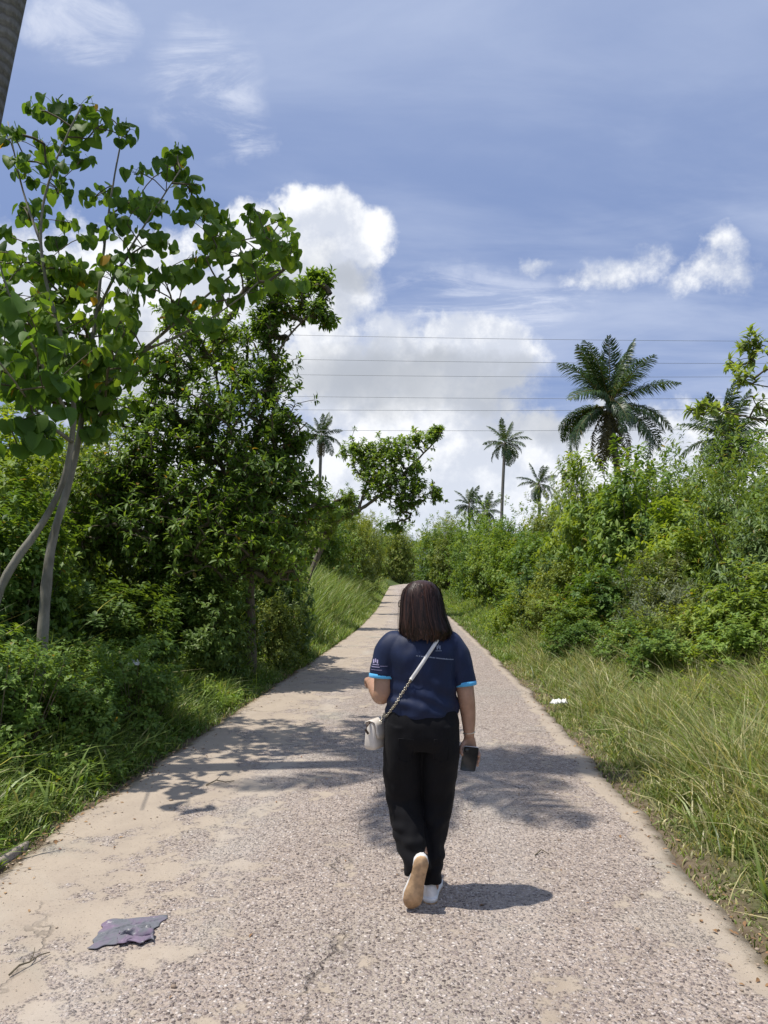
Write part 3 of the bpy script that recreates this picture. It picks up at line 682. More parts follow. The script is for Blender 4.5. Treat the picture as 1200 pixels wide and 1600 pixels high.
# --- tree leaning over the lane further on
b3 = np.array([-3.4, 31.0, 0.0]); b3[2] = ground_h(b3[0], b3[1])
leafy_tree('leaning_tree', b3, 'spreading tree leaning over the far lane beneath the sky, left of the head', 'tree', None,
    [([b3] + pth((500, 860, 31), (525, 815, 30.8), (565, 795, 30.5), (600, 770, 30.3), (640, 730, 30.2), (685, 685, 30)), 0.16, 0.03),
     (pth((560, 797, 30.5), (575, 750, 30.5), (570, 710, 30.5)), 0.06, 0.02), (pth((600, 770, 30.4), (640, 775, 30.3), (680, 780, 30.2)), 0.05, 0.02)],
    [(575, 715, 30.5, 40, 32, 1.0, 2), (620, 705, 30.3, 40, 30, 1.0, 1.8), (665, 690, 30.0, 32, 18, .6, .9), (685, 678, 30.0, 14, 12, .3, .35), (600, 750, 30.3, 55, 38, 1.3, 3), (650, 745, 30.2, 30, 36, .9, 1.4),
     (630, 790, 30.2, 34, 30, .8, 1.2), (682, 775, 30.2, 16, 16, .5, .5), (545, 705, 30.5, 20, 14, .4, .4), (615, 820, 30.2, 18, 16, .4, .4), (540, 790, 30.6, 30, 24, .6, .8)],
    1050, 13, 0.165, 0.42, OVATE, M['bushy'], M['bark'], 33, tip=0.010)

# --- bright feathery shrub tree by it
b4 = np.array([-2.6, 22.0, 0.0]); b4[2] = ground_h(b4[0], b4[1])
leafy_tree('feathery_sapling', b4, 'bright green feathery sapling between the dark bushy tree and the leaning tree', 'tree', None,
    [([b4] + pth((500, 860, 22), (515, 800, 22), (530, 765, 22)), 0.05, 0.012)],
    [(528, 790, 22, 34, 26, .7, 2), (510, 810, 22, 30, 26, .6, 1.5), (545, 775, 22, 20, 16, .4, .6), (500, 840, 22, 34, 30, .7, 1.5)],
    260, 16, 0.12, 0.30, LANCE, M['lime'], M['bark'], 34)

# --- near tree at the right edge, its branches reach into view
def right_tree():
    r = np.random.default_rng(51)
    b = np.array([4.75, 6.3, 0.0]); b[2] = ground_h(b[0], b[1]) - 0.03
    root = thing('narrow_leaf_tree', b, 'small tree with slim pale green leaves reaching in at the right edge', 'tree')
    limbs = [([b, b + (0.02, 0, 1.2), b + (-0.1, 0, 2.2)] + pth((1330, 600, 6.2), (1250, 560, 6.1), (1180, 535, 6.0)), 0.045, 0.004),
             (pth((1330, 640, 6.2), (1240, 665, 6.1), (1160, 652, 6.0), (1095, 632, 6.0)), 0.018, 0.005),
             (pth((1300, 600, 6.2), (1220, 610, 6.0), (1175, 600, 5.9)), 0.014, 0.005)]
    C = px_blobs(r, [(1172, 555, 6.0, 40, 36, .5, 1), (1195, 600, 5.9, 50, 50, .6, 1.2), (1130, 625, 6.0, 55, 22, .4, 1.0), (1180, 648, 6.0, 60, 26, .5, 1.0), (1260, 560, 6.1, 70, 90, .7, 2), (1100, 632, 6.0, 30, 18, .25, 1.1), (1160, 540, 6.0, 34, 22, .3, 1.1), (1150, 605, 6.0, 40, 20, .3, 1.1), (1095, 640, 6.0, 18, 12, .2, .6), (1340, 600, 6.3, 90, 120, .8, 2)], 165)
    tr, br, dirs = grow(r, limbs, C, 0.003, 0.003, rmax=0.02)
    part('trunk', tr.mesh('trunk', M['bark'], True, b), None, root)
    part('branches', br.mesh('branches', M['twig'], True, b), None, root, kind='stuff')
    k = 6; n = len(C); A = np.repeat(unit(dirs + np.array([0, 0, .3])), k, 0); Cr = np.repeat(C, k, 0)
    rd = rdir(r, n * k); perp = unit(rd - (rd * A).sum(1)[:, None] * A)
    D = unit(A * r.uniform(.3, 1.0, (n * k, 1)) + perp * .8 + np.array([0, 0, -.15])); N = unit(A * .6 + np.array([0, 0, 1]) + rd * .4)
    P = Cr - A * r.uniform(0, .07, (n * k, 1)); L = r.uniform(.055, .098, n * k)
    px = 600 + F * P[:, 0] / P[:, 1]
    order = np.argsort(px); var = mk_mesh('leaf', LANCE[0] * np.array([1, .36, 1]), [LANCE[1]], True, M['slim'])
    inview = [i for i in order if px[i] < 1215][:300]; rest = [i for i in order if i not in set(inview)]
    for i in inview:
        d = D[i]; s = unit(np.cross(d, N[i])); nn = np.cross(s, d)
        o = part('leaf', var, None, root)
        o.matrix_basis = Matrix.Translation(Vector(P[i] - b)) @ Matrix(((d[0], s[0], nn[0], 0), (d[1], s[1], nn[1], 0), (d[2], s[2], nn[2], 0), (0, 0, 0, 1))) @ Matrix.Diagonal((L[i], L[i], L[i], 1))
    v, f = leaf_block(P[rest] - b, D[rest], N[rest], L[rest], L[rest] * .36, LANCE)
    part('crown', mk_mesh('crown', v, [f], True, M['slim']), None, root, kind='stuff')
right_tree()

# ------------------------------------------------------------------ shrubs
def shrub_proto(seed, rad, ncl, k, L, ratio, T, mat, sprigs=14, depth=0.35):
    r = np.random.default_rng(seed)
    m = ncl // 11; q0, _ = lobed(r, m, rad, 12, depth, 3.2)
    p = q0[r.integers(0, m, ncl)] + r.normal(size=(ncl, 3)) * .12
    fill, _ = lobed(r, ncl // 4, np.asarray(rad) * .85, 12, depth, 2.2); p = np.concatenate([p, fill]); d = unit(p / np.asarray(rad))
    low = p[:, 2] < -0.55 * rad[2]; p = p[~low]; d = d[~low]
    # a few shoots stick out above the outline
    q, e = lobed(r, sprigs, rad, 5, 0.1, 40); keep = e[:, 2] > 0.1; q, e = q[keep] * 1.14, e[keep]
    sp = np.concatenate([q * s for s in (0.9, 0.96, 1.0)]); se = np.concatenate([e] * 3)
    C = np.concatenate([p, sp]) + np.array([0, 0, 0.55 * rad[2]]); A = np.concatenate([d, se]) + np.array([0, 0, .45])
    V, Fc = rosettes(r, C, A, k, L, ratio, T)
    st = MB()
    for c in C[r.integers(0, len(C), 34)]:
        a = np.array([c[0] * .18, c[1] * .18, -0.1]); mid = a + (c - a) * .5 + r.normal(size=3) * .06
        u = np.linspace(0, 1, 6)[:, None]
        st.tube((1 - u) ** 2 * a + 2 * u * (1 - u) * mid + u ** 2 * c, np.linspace(.016, .004, 6), 4, cap=False)
    return mk_mesh('foliage', V, [Fc], False, mat), st.mesh('stems', M['twig'])
PR = (1.15, 1.15, 1.7)                        # prototype radii; about 2.5 m tall, 1.1 m radius
PROTO = {
    'ovate': [shrub_proto(101 + i, PR, 1150, 9, .105, .52, OVATE, M['ovate'], 26, .42) for i in range(3)],
    'lance': [shrub_proto(111 + i, PR, 1150, 10, .115, .24, LANCE, M['lance'], 34, .45) for i in range(2)],
    'lime': [shrub_proto(121 + i, PR, 1150, 9, .105, .46, OVATE, M['lime'], 26, .42) for i in range(2)],
    'grey': [shrub_proto(131 + i, PR, 1300, 10, .085, .30, RHOMB, M['grey'], 20, .4) for i in range(2)],
    'dark': [shrub_proto(141 + i, PR, 1150, 9, .115, .50, OVATE, M['dark'], 20, .4) for i in range(2)],
    'small': [shrub_proto(151 + i, PR, 1600, 10, .075, .50, RHOMB, M['small'], 26, .42) for i in range(2)],
    'far': [shrub_proto(161 + i, PR, 1700, 9, .080, .55, RHOMB, M['ovate'], 30, .5) for i in range(3)],
    'fardark': [shrub_proto(171 + i, PR, 1700, 9, .080, .55, RHOMB, M['small'], 30, .5) for i in range(2)],
}
PROTO['weed'] = [shrub_proto(181, PR, 800, 8, .095, .55, OVATE, M['weed'], 20, .45), shrub_proto(182, PR, 800, 8, .095, .40, OVATE, M['weed'], 20, .45)]
scnt = [0]
def shrub(kind, x, y, rad, hgt, label, group, name='shrub', cat='shrub'):
    i = scnt[0]; scnt[0] += 1
    v = PROTO[kind]; fo, st = v[i % len(v)]
    root = thing(name, (x, y, float(ground_h(x, y)) - 0.03), label, cat, group, rz=(i * 2.399) % 6.283)
    root.scale = (rad / 1.1, rad / 1.1, hgt / 2.45)
    part('foliage', fo, None, root); part('stems', st, None, root)
    return root
RG = 'shrubs of the thicket on the right'
LG = 'shrubs under the trees on the left'
FG = 'trees and bushes at the far end of the lane'
right = [
 ('ovate', 5.3, 8.0, 1.1, 2.5, 'leafy shrub at the right edge below the slim-leaved branches'),
 ('lime', 4.9, 9.8, 0.95, 1.7, 'yellow-green shrub low at the right edge above the pale grass'),
 ('grey', 4.7, 12.2, 1.05, 1.9, 'grey-green small-leaved shrub in the front of the right thicket'),
 ('lance', 5.9, 11.2, 1.2, 3.1, 'tall slim-leaved shrub behind the yellow-green one at right'),
 ('ovate', 4.35, 14.6, 1.1, 2.0, 'round mid green shrub next along the verge after the grey-green one'),
 ('lime', 5.6, 13.8, 1.2, 3.1, 'bright green shrub behind the grey-green one'),
 ('lance', 7.4, 12.8, 1.4, 3.8, 'tall pale slim-leaved shrub under the right edge palm'),
 ('small', 4.2, 17.0, 1.1, 2.2, 'dark small-leaved shrub overhanging the right verge'),
 ('ovate', 5.6, 16.6, 1.5, 4.3, 'broad shrub below the big coconut palm'),
 ('lance', 7.3, 16.4, 1.5, 4.3, 'tall airy shrub standing right of the big coconut palm'),
 ('dark', 4.4, 19.6, 1.1, 2.3, 'dark green shrub with deep shade under it, right verge'),
 ('lime', 6.1, 20.0, 1.6, 4.9, 'light green shrub left of the big coconut palm foot'),
 ('ovate', 4.7, 23.0, 1.3, 2.9, 'mid-sized shrub in the middle of the right thicket'),
 ('lance', 6.6, 24.0, 1.7, 4.9, 'tall shrub with loose shoots against the sky below the slender palm'),
 ('ovate', 4.9, 27.0, 1.4, 3.2, 'round shrub beyond the middle of the right thicket'),
 ('small', 6.7, 28.5, 1.8, 5.0, 'tall dark shrub at the left end of the right skyline'),
 ('lime', 4.9, 32.0, 1.5, 3.5, 'yellowish shrub where the right verge narrows'),
 ('far', 6.6, 35.0, 2.0, 4.6, 'rounded far shrub below the slender coconut palm'),
 ('far', 5.2, 40.0, 1.7, 4.2, 'rounded green shrub right of the head near the lane'),
 ('lance', 9.0, 20.0, 1.8, 5.4, 'tall shrub at the back of the thicket under the palms'),
 ('ovate', 8.9, 15.0, 1.7, 4.5, 'leafy shrub at the back of the thicket at the right edge'),
 ('ovate', 9.6, 25.0, 2.2, 5.2, 'broad shrub at the back of the thicket behind the tall airy shrubs'),
 ('ovate', 3.75, 11.4, .75, 1.15, 'low leafy bush standing forward of the grey-green shrub'),
 ('lime', 3.5, 14.0, .8, 1.25, 'low yellowish bush at the verge before the dark small-leaved shrub'),
 ('ovate', 3.55, 9.6, .6, .95, 'knee-high bush in the right grass nearer the concrete'),
 ('lime', 4.55, 7.4, .8, 1.3, 'bright low bush at the right edge behind the near grass'),
 ('small', 4.15, 10.6, .8, 1.35, 'low small-leaved bush right of the white scrap'),
 ('ovate', 3.2, 12.6, .55, .9, 'small rounded bush beside the concrete left of the grey-green shrub'),
 ('weed', 4.35, 9.0, .75, 1.15, 'low bush among the pale grass at the right edge'),
 ('small', 3.55, 16.2, .8, 1.5, 'low dark bush close to the concrete on the right'),
 ('lime', 3.75, 20.0, .9, 1.5, 'low bright bush beside the far right verge'),
 ('lime', 6.5, 9.2, 1.2, 3.0, 'light green shrub cut by the right edge of the picture'),
]
for kind, x, y, rd_, h_, lab in right: shrub(kind, x, y, rd_, h_, lab, RG)
left = [
 ('dark', -3.5, 9.2, 0.95, 1.5, 'dark shrub under the heart-leaved tree beside the tall grass'),
 ('ovate', -4.3, 8.3, 1.0, 2.3, 'leafy shrub behind the two pale trunks'),
 ('lime', -5.2, 9.8, 1.3, 3.4, 'sunny green shrub at the left edge behind the pale trunks'),
 ('small', -4.7, 11.6, 1.4, 4.2, 'tall small-leaved shrub left of the bushy tree'),
 ('dark', -2.95, 11.4, 0.95, 1.9, 'very dark shrub at the foot of the bushy tree'),
 ('dark', -2.25, 14.0, 1.05, 2.7, 'dark rounded shrub right of the bushy tree'),
 ('dark', -3.5, 13.8, 1.5, 3.8, 'dark tall shrub behind the bushy tree'),
 ('ovate', -2.9, 17.0, 1.2, 3.0, 'mid green shrub at the top of the grassy left bank'),
 ('ovate', -6.3, 8.6, 1.3, 3.2, 'leafy shrub cut by the left edge of the picture'),
 ('lime', -4.0, 20.5, 1.4, 3.6, 'light shrub behind the feathery sapling'),
 ('dark', -2.55, 10.6, .75, 1.7, 'dark bush hiding the trunk of the bushy tree'),
 ('small', -1.95, 12.9, .7, 1.5, 'dark low bush shading the grass just right of the bushy tree'),
 ('weed', -3.05, 5.9, .6, 1.3, 'leafy bush standing in front of the right pale trunk foot'),
 ('ovate', -3.75, 5.9, .8, 1.55, 'leafy bush in front of the left pale trunk at the picture edge'),
 ('weed', -2.45, 7.4, .55, 1.1, 'low bush in the grass beside the dark shrub at left'),
 ('ovate', -2.75, 6.5, .55, .95, 'knee-high bush in front of the right pale trunk'),
 ('weed', -3.45, 6.3, 0.8, 1.35, 'low leafy bush in front of the pale trunks'),
 ('weed', -3.0, 8.0, 0.7, 1.0, 'low leafy bush in the grass right of the pale trunks'),
]
for kind, x, y, rd_, h_, lab in left: shrub(kind, x, y, rd_, h_, lab, LG)
far = [
 ('fardark', -1.9, 44.0, 1.6, 4.9, 'dark tree above the far end of the left grass bank'),
 ('far', -3.4, 38.0, 2.2, 5.0, 'far tree left of the lane under the leaning tree'),
 ('fardark', -1.5, 60.0, 1.7, 6.3, 'dark tree beside the lane where it disappears'),
 ('far', -4.5, 62.0, 3.2, 8.0, 'broad far tree behind the left grass bank'),
 ('far', 6.4, 52.0, 2.2, 5.4, 'far tree on the right below the pair of small palms'),
 ('fardark', 6.0, 68.0, 2.2, 6.4, 'dark far tree just right of the lane'),
 ('far', 9.5, 62.0, 3.4, 7.6, 'broad round far tree under the pair of small palms'),
 ('fardark', 3.0, 150.0, 4.6, 11.5, 'far tree closing the view behind the head'),
 ('fardark', 4.6, 168.0, 3.2, 11.0, 'dark tree closing the lane end beside the head'),
 ('fardark', -1.9, 84.0, 2.0, 7.6, 'dark tree on the left just before the lane end'),
 ('far', 1.0, 175.0, 7.0, 15.0, 'broad pale tree in the gap where the lane ends'),
 ('fardark', -9.0, 185.0, 8.0, 17.0, 'farthest tree left of the lane end'),
 ('fardark', 17.0, 190.0, 9.0, 17.0, 'farthest tree right of the lane end'),
 ('far', 9.0, 125.0, 4.5, 11.0, 'far tree right of the lane end'),
 ('fardark', -3.0, 120.0, 3.6, 10.5, 'far tree left of the lane end'),
 ('far', 13.0, 48.0, 3.0, 7.4, 'far round tree under the slender palm'),
 ('fardark', 15.5, 60.0, 2.4, 10.6, 'dark far tree left of the big palm'),
 ('far', -9.0, 50.0, 4.0, 9.0, 'far tree seen through the left trees'),
 ('far', -11.0, 24.0, 3.0, 7.0, 'broad tree behind the left shrubs'),
 ('far', -8.2, 14.5, 2.2, 5.2, 'round tree behind the pale trunks at the left edge'),
 ('far', 17.0, 33.0, 3.2, 7.6, 'broad tree behind the right thicket at the right edge'),
]
for kind, x, y, rd_, h_, lab in far: shrub(kind, x, y, rd_, h_, lab, FG, 'far_tree', 'tree')

def far_wood():
    r = np.random.default_rng(404); n = 9000
    x = r.uniform(-170, 170, n); y = 225 + r.uniform(0, 40, n); top = 9 + 4 * np.sin(x * .13) + 3 * np.sin(x * .41 + 2)
    C = np.stack([x, y, top * r.uniform(0.02, 1, n) ** .8], -1); A = rdir(r, n) + np.array([0, -.6, .8])
    V, Fc = rosettes(r, C, A, 9, 1.1, .6, RHOMB, stemlen=.9)
    tag(part('far_wood', mk_mesh('far_wood', V, [Fc], False, M['small']), None), 'distant belt of trees on the horizon', 'wood', kind='stuff')
far_wood()

# ------------------------------------------------------------------ coconut palms
def frond_mesh(seed, L, droop, mat, nl=54, leaflet=0.74, sparse=0.04):
    fine = nl > 60
    r = np.random.default_rng(seed); n = 26
    s = np.linspace(0, 1, n); ang = droop * s ** 1.5
    dx = np.cos(ang); dz = -np.sin(ang)
    x = np.concatenate([[0], np.cumsum((dx[1:] + dx[:-1]) / 2)]) * L / (n - 1)
    z = np.concatenate([[0], np.cumsum((dz[1:] + dz[:-1]) / 2)]) * L / (n - 1)
    pts = np.stack([x, 0.06 * L * np.sin(s * 2.2) * r.normal() * .3, z], -1) if True else None
    mb = MB(); mb.tube(pts, np.linspace(.035, .008, n) * L / 3.5, 5)
    for side in (1, -1):
        u = np.linspace(.14, .995, nl) + r.normal(size=nl) * .004
        keep = r.uniform(size=nl) > sparse; u = u[keep]
        P = np.stack([np.interp(u, s, pts[:, i]) for i in range(3)], -1)
        T = np.stack([np.interp(u, s, dx), np.zeros_like(u), np.interp(u, s, dz)], -1)
        ll = leaflet * L / 3.5 * (np.sin(np.clip(u * 1.05, 0, 1) * math.pi) ** .55 * .85 + .2) * r.uniform(.8, 1.1, len(u))
        S = np.tile([0, side, 0.0], (len(u), 1))
        D0 = unit(T * .55 + S * 1.0 + np.array([0, 0, .22]) + r.normal(size=P.shape) * .16)
        hang = r.uniform(.6, 2.0, (len(u), 1))
        p1 = P + D0 * ll[:, None] * .45; D1 = unit(D0 + np.array([0, 0, -1.0]) * hang)
        p2 = p1 + D1 * ll[:, None] * .35; D2 = unit(D1 + np.array([0, 0, -1.0]) * hang * 1.2)
        p3 = p2 + D2 * ll[:, None] * .35
        w = (.022 if fine else .036) * L / 3.5; Tn = unit(T - (T * D0).sum(1)[:, None] * D0)
        m = len(u)
        V = np.stack([P - Tn * w * .6, P + Tn * w * .6, p1 - Tn * w, p1 + Tn * w, p2 - Tn * w * .75, p2 + Tn * w * .75, p3], 1).reshape(-1, 3)
        b = (np.arange(m) * 7)[:, None]
        mb.add(V, np.concatenate([b + np.array([[0, 1, 3, 2]]), b + np.array([[2, 3, 5, 4]])]), b + np.array([[4, 5, 6]]))
    return mb.mesh('frond', mat, False)
def coconut(base, top, r0, r1, L, nf, seed, label, group, dry=0, droopy=1.0, nuts=8, upright=0.0, nl=54):
    r = np.random.default_rng(seed)
    base = np.asarray(base, float); top = np.asarray(top, float)
    root = thing('coconut_palm', base, label, 'palm tree', group)
    H = np.linalg.norm(top - base); m = max(14, int(H / .35))
    u = np.linspace(0, 1, m)[:, None]
    ctrl = base + (top - base) * np.array([.30, .30, .55])
    P = (1 - u) ** 2 * base + 2 * u * (1 - u) * ctrl + u ** 2 * top
    rad = r1 + (r0 - r1) * (1 - u[:, 0]) ** 1.6; rad[0] *= 1.5; rad[1] *= 1.25
    mb = MB(); mb.tube(P - base, rad, 14); part('trunk', mb.mesh('trunk', M['bark_palm']), None, root)
    ax = unit(P[-1] - P[-2]); tl = top - base
    protos = [frond_mesh(seed * 10 + i, L * s, d, M['palm'], nl) for i, (s, d) in enumerate(((1.05, .22), (1.05, .7), (1.0, 1.2), (1.0, 1.6), (.95, 1.5)))]
    pdry = frond_mesh(seed * 10 + 7, L * .9, 1.2, M['palm_dry'], nl, .5, .2) if dry else None
    for i in range(nf):
        q = (i + .5) / nf                        # 0 youngest (upright) .. 1 oldest (hanging)
        az = i * 2.39996 + r.normal() * .3
        elev = R(80) * (1 - q) ** 1.0 + R(-52) * q * droopy + R(25) * upright + r.normal() * .16
        me = protos[min(4, int(q * 5))]
        if dry and i >= nf - dry: me = pdry; elev = R(-62) + r.normal() * .1
        o = part('frond', me, None, root)
        rot = Matrix.Rotation(az, 4, 'Z') @ Matrix.Rotation(-elev, 4, 'Y') @ Matrix.Rotation(r.normal() * .45, 4, 'X') @ Matrix.Scale(float(r.uniform(.82, 1.12)), 4)
        o.matrix_basis = Matrix.Translation(Vector(tl + np.array([0, 0, .1 * (1 - q)]))) @ rot
    if nuts:
        nm = MB(); nm.tube([(0, 0, -.13), (0, 0, -.09), (0, 0, 0), (0, 0, .08), (0, 0, .12)], [.03, .085, .11, .08, .02], 10)
        nme = nm.mesh('coconut', M['coconut'])
        for i in range(nuts):
            a = i * 2.4; o = part('coconut', nme, None, root)
            o.location = Vector(tl + np.array([math.cos(a) * .3, math.sin(a) * .3, -.28 - .12 * (i % 3)])); o.rotation_euler = (r.normal() * .4, r.normal() * .4, a)
    return root
PG = 'coconut palms rising behind the trees'
def palm_at(px, py, Y, L, nf, seed, label, **k):
    top = W(px, py, Y); lean = k.pop('lean', 0.0)
    bx = top[0] - lean; base = (bx, Y, float(ground_h(bx, Y)) - .05)
    sc_ = k.pop('thick', .15)
    coconut(base, top, sc_ * 1.25, sc_, L, nf, seed, label, PG, **k)
palm_at(952, 636, 42, 4.2, 34, 3, 'largest coconut palm with a full drooping crown behind the right thicket', lean=-.8, dry=6, thick=.17, nuts=10, nl=96)
palm_at(789, 694, 85, 3.1, 20, 4, 'slender coconut palm with a tall bare trunk against the cloud', lean=.8, nuts=6, droopy=.9, thick=.17)
palm_at(502, 682, 88, 2.9, 24, 5, 'thin ragged coconut palm on a tall trunk left of the leaning tree', lean=.3, dry=5, nuts=4, thick=.18)
palm_at(1138, 690, 50, 3.6, 32, 6, 'coconut palm half hidden by shrubs near the right edge', lean=.5, dry=2, nuts=6)
palm_at(733, 790, 118, 3.2, 18, 8, 'left one of the two smallest palms on the skyline right of the lane', nuts=0, thick=.18)
palm_at(760, 800, 112, 3.0, 18, 9, 'right one of the two smallest palms on the skyline right of the lane', nuts=0, thick=.18)
palm_at(842, 758, 88, 2.7, 18, 10, 'small dark palm between the slender palm and the largest palm', nuts=0, thick=.18)
# near palm whose trunk cuts the upper left corner; its crown is overhead
pm = W(6, 80, 6.0); ptop = np.array([-2.78, 6.0, 9.2]); pbase = np.array([-4.02, 6.0, 0.1])
def near_palm():
    base = pbase.copy(); base[2] = float(ground_h(base[0], base[1])) - .1
    return coconut(base, ptop, .17, .125, 2.1, 13, 14, 'leaning coconut palm trunk crossing the upper left corner', None, droopy=.3, nuts=6, upright=.35)
near_palm()

# ------------------------------------------------------------------ power lines
M['wire'] = plain('aluminium_wire', (0.30, 0.31, 0.33), 0.5, 0.4, 0.6)
WL = ['topmost thin power line crossing the sky behind the big palm', 'second power line from the top', 'third power line from the top', 'fourth power line from the top', 'fifth power line from the top', 'lowest thin power line crossing behind the palms']
for k, (ya, yb, Y) in enumerate([(523, 534, 62), (561, 569, 62.8), (585, 590, 62), (619, 624, 62.8), (640, 641, 62), (672, 672, 62.8)]):
    A = W(440, ya, Y); B = W(1140, yb, Y); d = (B - A) / (B[0] - A[0])
    xs = np.linspace(-60, 75, 60); sag = ((xs - 7) / 68) ** 2 * 1.1
    pts = np.array([A + d * (x - A[0]) + np.array([0, 0, s]) for x, s in zip(xs, sag)])
    pts[:, 2] -= (((A[0] - 7) / 68) ** 2 * 1.1)
    mb = MB(); mb.tube(pts, .017, 5)
    tag(part('power_line', mb.mesh('power_line', M['wire']), None), WL[k], 'power line', 'power lines across the sky')
# ------------------------------------------------------------------ grass and low weeds
def blades(r, X, Y, Z, H, Wd, lean, flop):
    n = len(X); a = r.uniform(0, 2 * math.pi, n); d = np.stack([np.cos(a), np.sin(a), np.zeros(n)], -1)
    b = a + math.pi / 2 + r.normal(size=n) * 1.1; s = np.stack([np.cos(b), np.sin(b), np.zeros(n)], -1)
    P = np.stack([X, Y, Z], -1); ln = lean * np.abs(r.normal(size=n)) + .04; fl = flop * r.uniform(0.1, 1, n)
    rows = []; tt = []
    for u, w in ((0, .8), (.38, 1.0), (.72, .75), (1.0, 0)):
        out = H * (ln * u + fl * u ** 2.6); up = H * (u - .42 * fl * u ** 3.2)
        c = P + d * out[:, None] + np.array([0, 0, 1.0]) * up[:, None]
        if w: rows += [c - s * (Wd * w / 2)[:, None], c + s * (Wd * w / 2)[:, None]]; tt += [u, u]
        else: rows.append(c); tt.append(u)
    V = np.stack(rows, 1).reshape(-1, 3); o = (np.arange(n) * 7)[:, None]
    q = np.concatenate([o + np.array([[0, 1, 3, 2]]), o + np.array([[2, 3, 5, 4]])]); t3 = o + np.array([[4, 5, 6]])
    return V, q, t3, np.tile(tt, n), np.repeat(r.uniform(0, 1, n), 7)
def tuft_field(r, n, per, side, y0, y1, d0, d1, hfun, spread=.06, ypow=1.0, wid=(.004, .010), lean=.22, flop=.55, view=True):
    m = n // per
    y = y0 + (y1 - y0) * r.uniform(0, 1, m) ** ypow; d = d0 + (d1 - d0) * r.uniform(0, 1, m) ** 1.15
    y = np.repeat(y, per) + r.normal(size=m * per) * spread; d = np.abs(np.repeat(d, per) + r.normal(size=m * per) * spread)
    x = XL(y) - d if side < 0 else XR(y) + d
    if view:
        k = np.abs(x) < 0.60 * y + 1.1; x, y, d = x[k], y[k], d[k]
    h = hfun(d, y, x) * r.uniform(.45, 1.15, len(x))
    return blades(r, x, y, ground_h(x, y) - .01, h, r.uniform(*wid, len(x)), lean, flop)
def grass_obj(name, blocks, mat, label):
    Vs, qs, ts, tt, rr, n = [], [], [], [], [], 0
    for V, q, t3, t, rn in blocks:
        Vs.append(V); qs.append(q + n); ts.append(t3 + n); tt.append(t); rr.append(rn); n += len(V)
    me = mk_mesh(name, np.concatenate(Vs), [np.concatenate(qs), np.concatenate(ts)], True, mat, {'t': np.concatenate(tt), 'rnd': np.concatenate(rr)})
    return tag(part(name, me, None), label, 'grass', kind='stuff')
rg = np.random.default_rng(99)
def pn(x, y, s, o=0.0):                        # cheap smooth patchiness 0..1
    return .5 + .25 * (np.sin(x * s + 1.3 + o) * np.sin(y * s * .8 + .4 - o) + np.sin(x * s * 2.1 - y * s * 1.7 + 2 * o))
hL = lambda d, y, x: (.10 + .42 * sstep(d, .05, .95) + .42 * sstep(d, 1.1, 2.4)) * (.5 + .95 * pn(x, y, 2.3))
hR = lambda d, y, x: (.06 + .40 * sstep(d, .12, .9) + .22 * sstep(d, 1.0, 2.6)) * (.55 + .85 * pn(x, y, 2.1, 2.0)) * (1 + .75 * sstep(y, 7.0, 4.0) * sstep(d, .25, .7))
hBank = lambda d, y, x: (.22 + 1.05 * sstep(d, .1, 1.4)) * (.7 + .6 * pn(x, y, .9, 4))
hRf = lambda d, y, x: (.12 + .35 * sstep(d, .3, 1.5)) * (.6 + .8 * pn(x, y, 1.1, 5))
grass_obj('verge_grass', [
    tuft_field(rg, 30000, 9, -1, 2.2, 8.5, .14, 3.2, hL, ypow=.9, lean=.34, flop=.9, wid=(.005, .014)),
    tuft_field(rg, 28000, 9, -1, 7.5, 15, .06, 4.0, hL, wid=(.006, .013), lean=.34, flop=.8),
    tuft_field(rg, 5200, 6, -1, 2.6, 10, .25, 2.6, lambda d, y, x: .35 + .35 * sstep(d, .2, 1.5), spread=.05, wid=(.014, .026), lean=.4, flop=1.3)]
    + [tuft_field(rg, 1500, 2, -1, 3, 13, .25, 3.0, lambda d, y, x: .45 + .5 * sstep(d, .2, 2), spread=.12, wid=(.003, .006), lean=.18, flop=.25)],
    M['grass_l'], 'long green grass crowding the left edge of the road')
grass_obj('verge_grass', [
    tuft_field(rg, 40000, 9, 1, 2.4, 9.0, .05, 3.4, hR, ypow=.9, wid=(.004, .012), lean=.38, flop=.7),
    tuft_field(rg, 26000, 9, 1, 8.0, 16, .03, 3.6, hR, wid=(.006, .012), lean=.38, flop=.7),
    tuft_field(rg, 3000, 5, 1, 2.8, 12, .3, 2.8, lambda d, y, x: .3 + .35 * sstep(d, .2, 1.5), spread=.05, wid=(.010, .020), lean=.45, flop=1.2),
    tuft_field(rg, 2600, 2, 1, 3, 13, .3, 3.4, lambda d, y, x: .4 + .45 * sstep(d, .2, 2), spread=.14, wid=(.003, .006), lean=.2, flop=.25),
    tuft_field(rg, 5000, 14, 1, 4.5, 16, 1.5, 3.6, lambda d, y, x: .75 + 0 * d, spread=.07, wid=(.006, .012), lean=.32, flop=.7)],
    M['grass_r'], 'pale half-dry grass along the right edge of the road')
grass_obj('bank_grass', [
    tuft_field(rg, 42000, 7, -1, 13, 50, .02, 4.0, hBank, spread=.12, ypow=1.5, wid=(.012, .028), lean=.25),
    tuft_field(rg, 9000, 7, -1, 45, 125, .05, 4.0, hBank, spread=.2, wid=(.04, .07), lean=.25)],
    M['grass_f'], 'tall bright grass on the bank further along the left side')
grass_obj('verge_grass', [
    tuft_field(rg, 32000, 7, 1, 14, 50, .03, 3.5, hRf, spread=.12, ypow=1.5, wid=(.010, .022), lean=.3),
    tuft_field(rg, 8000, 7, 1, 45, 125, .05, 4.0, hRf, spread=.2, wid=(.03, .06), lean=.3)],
    M['grass_f'], 'short bright grass along the far right side of the road')
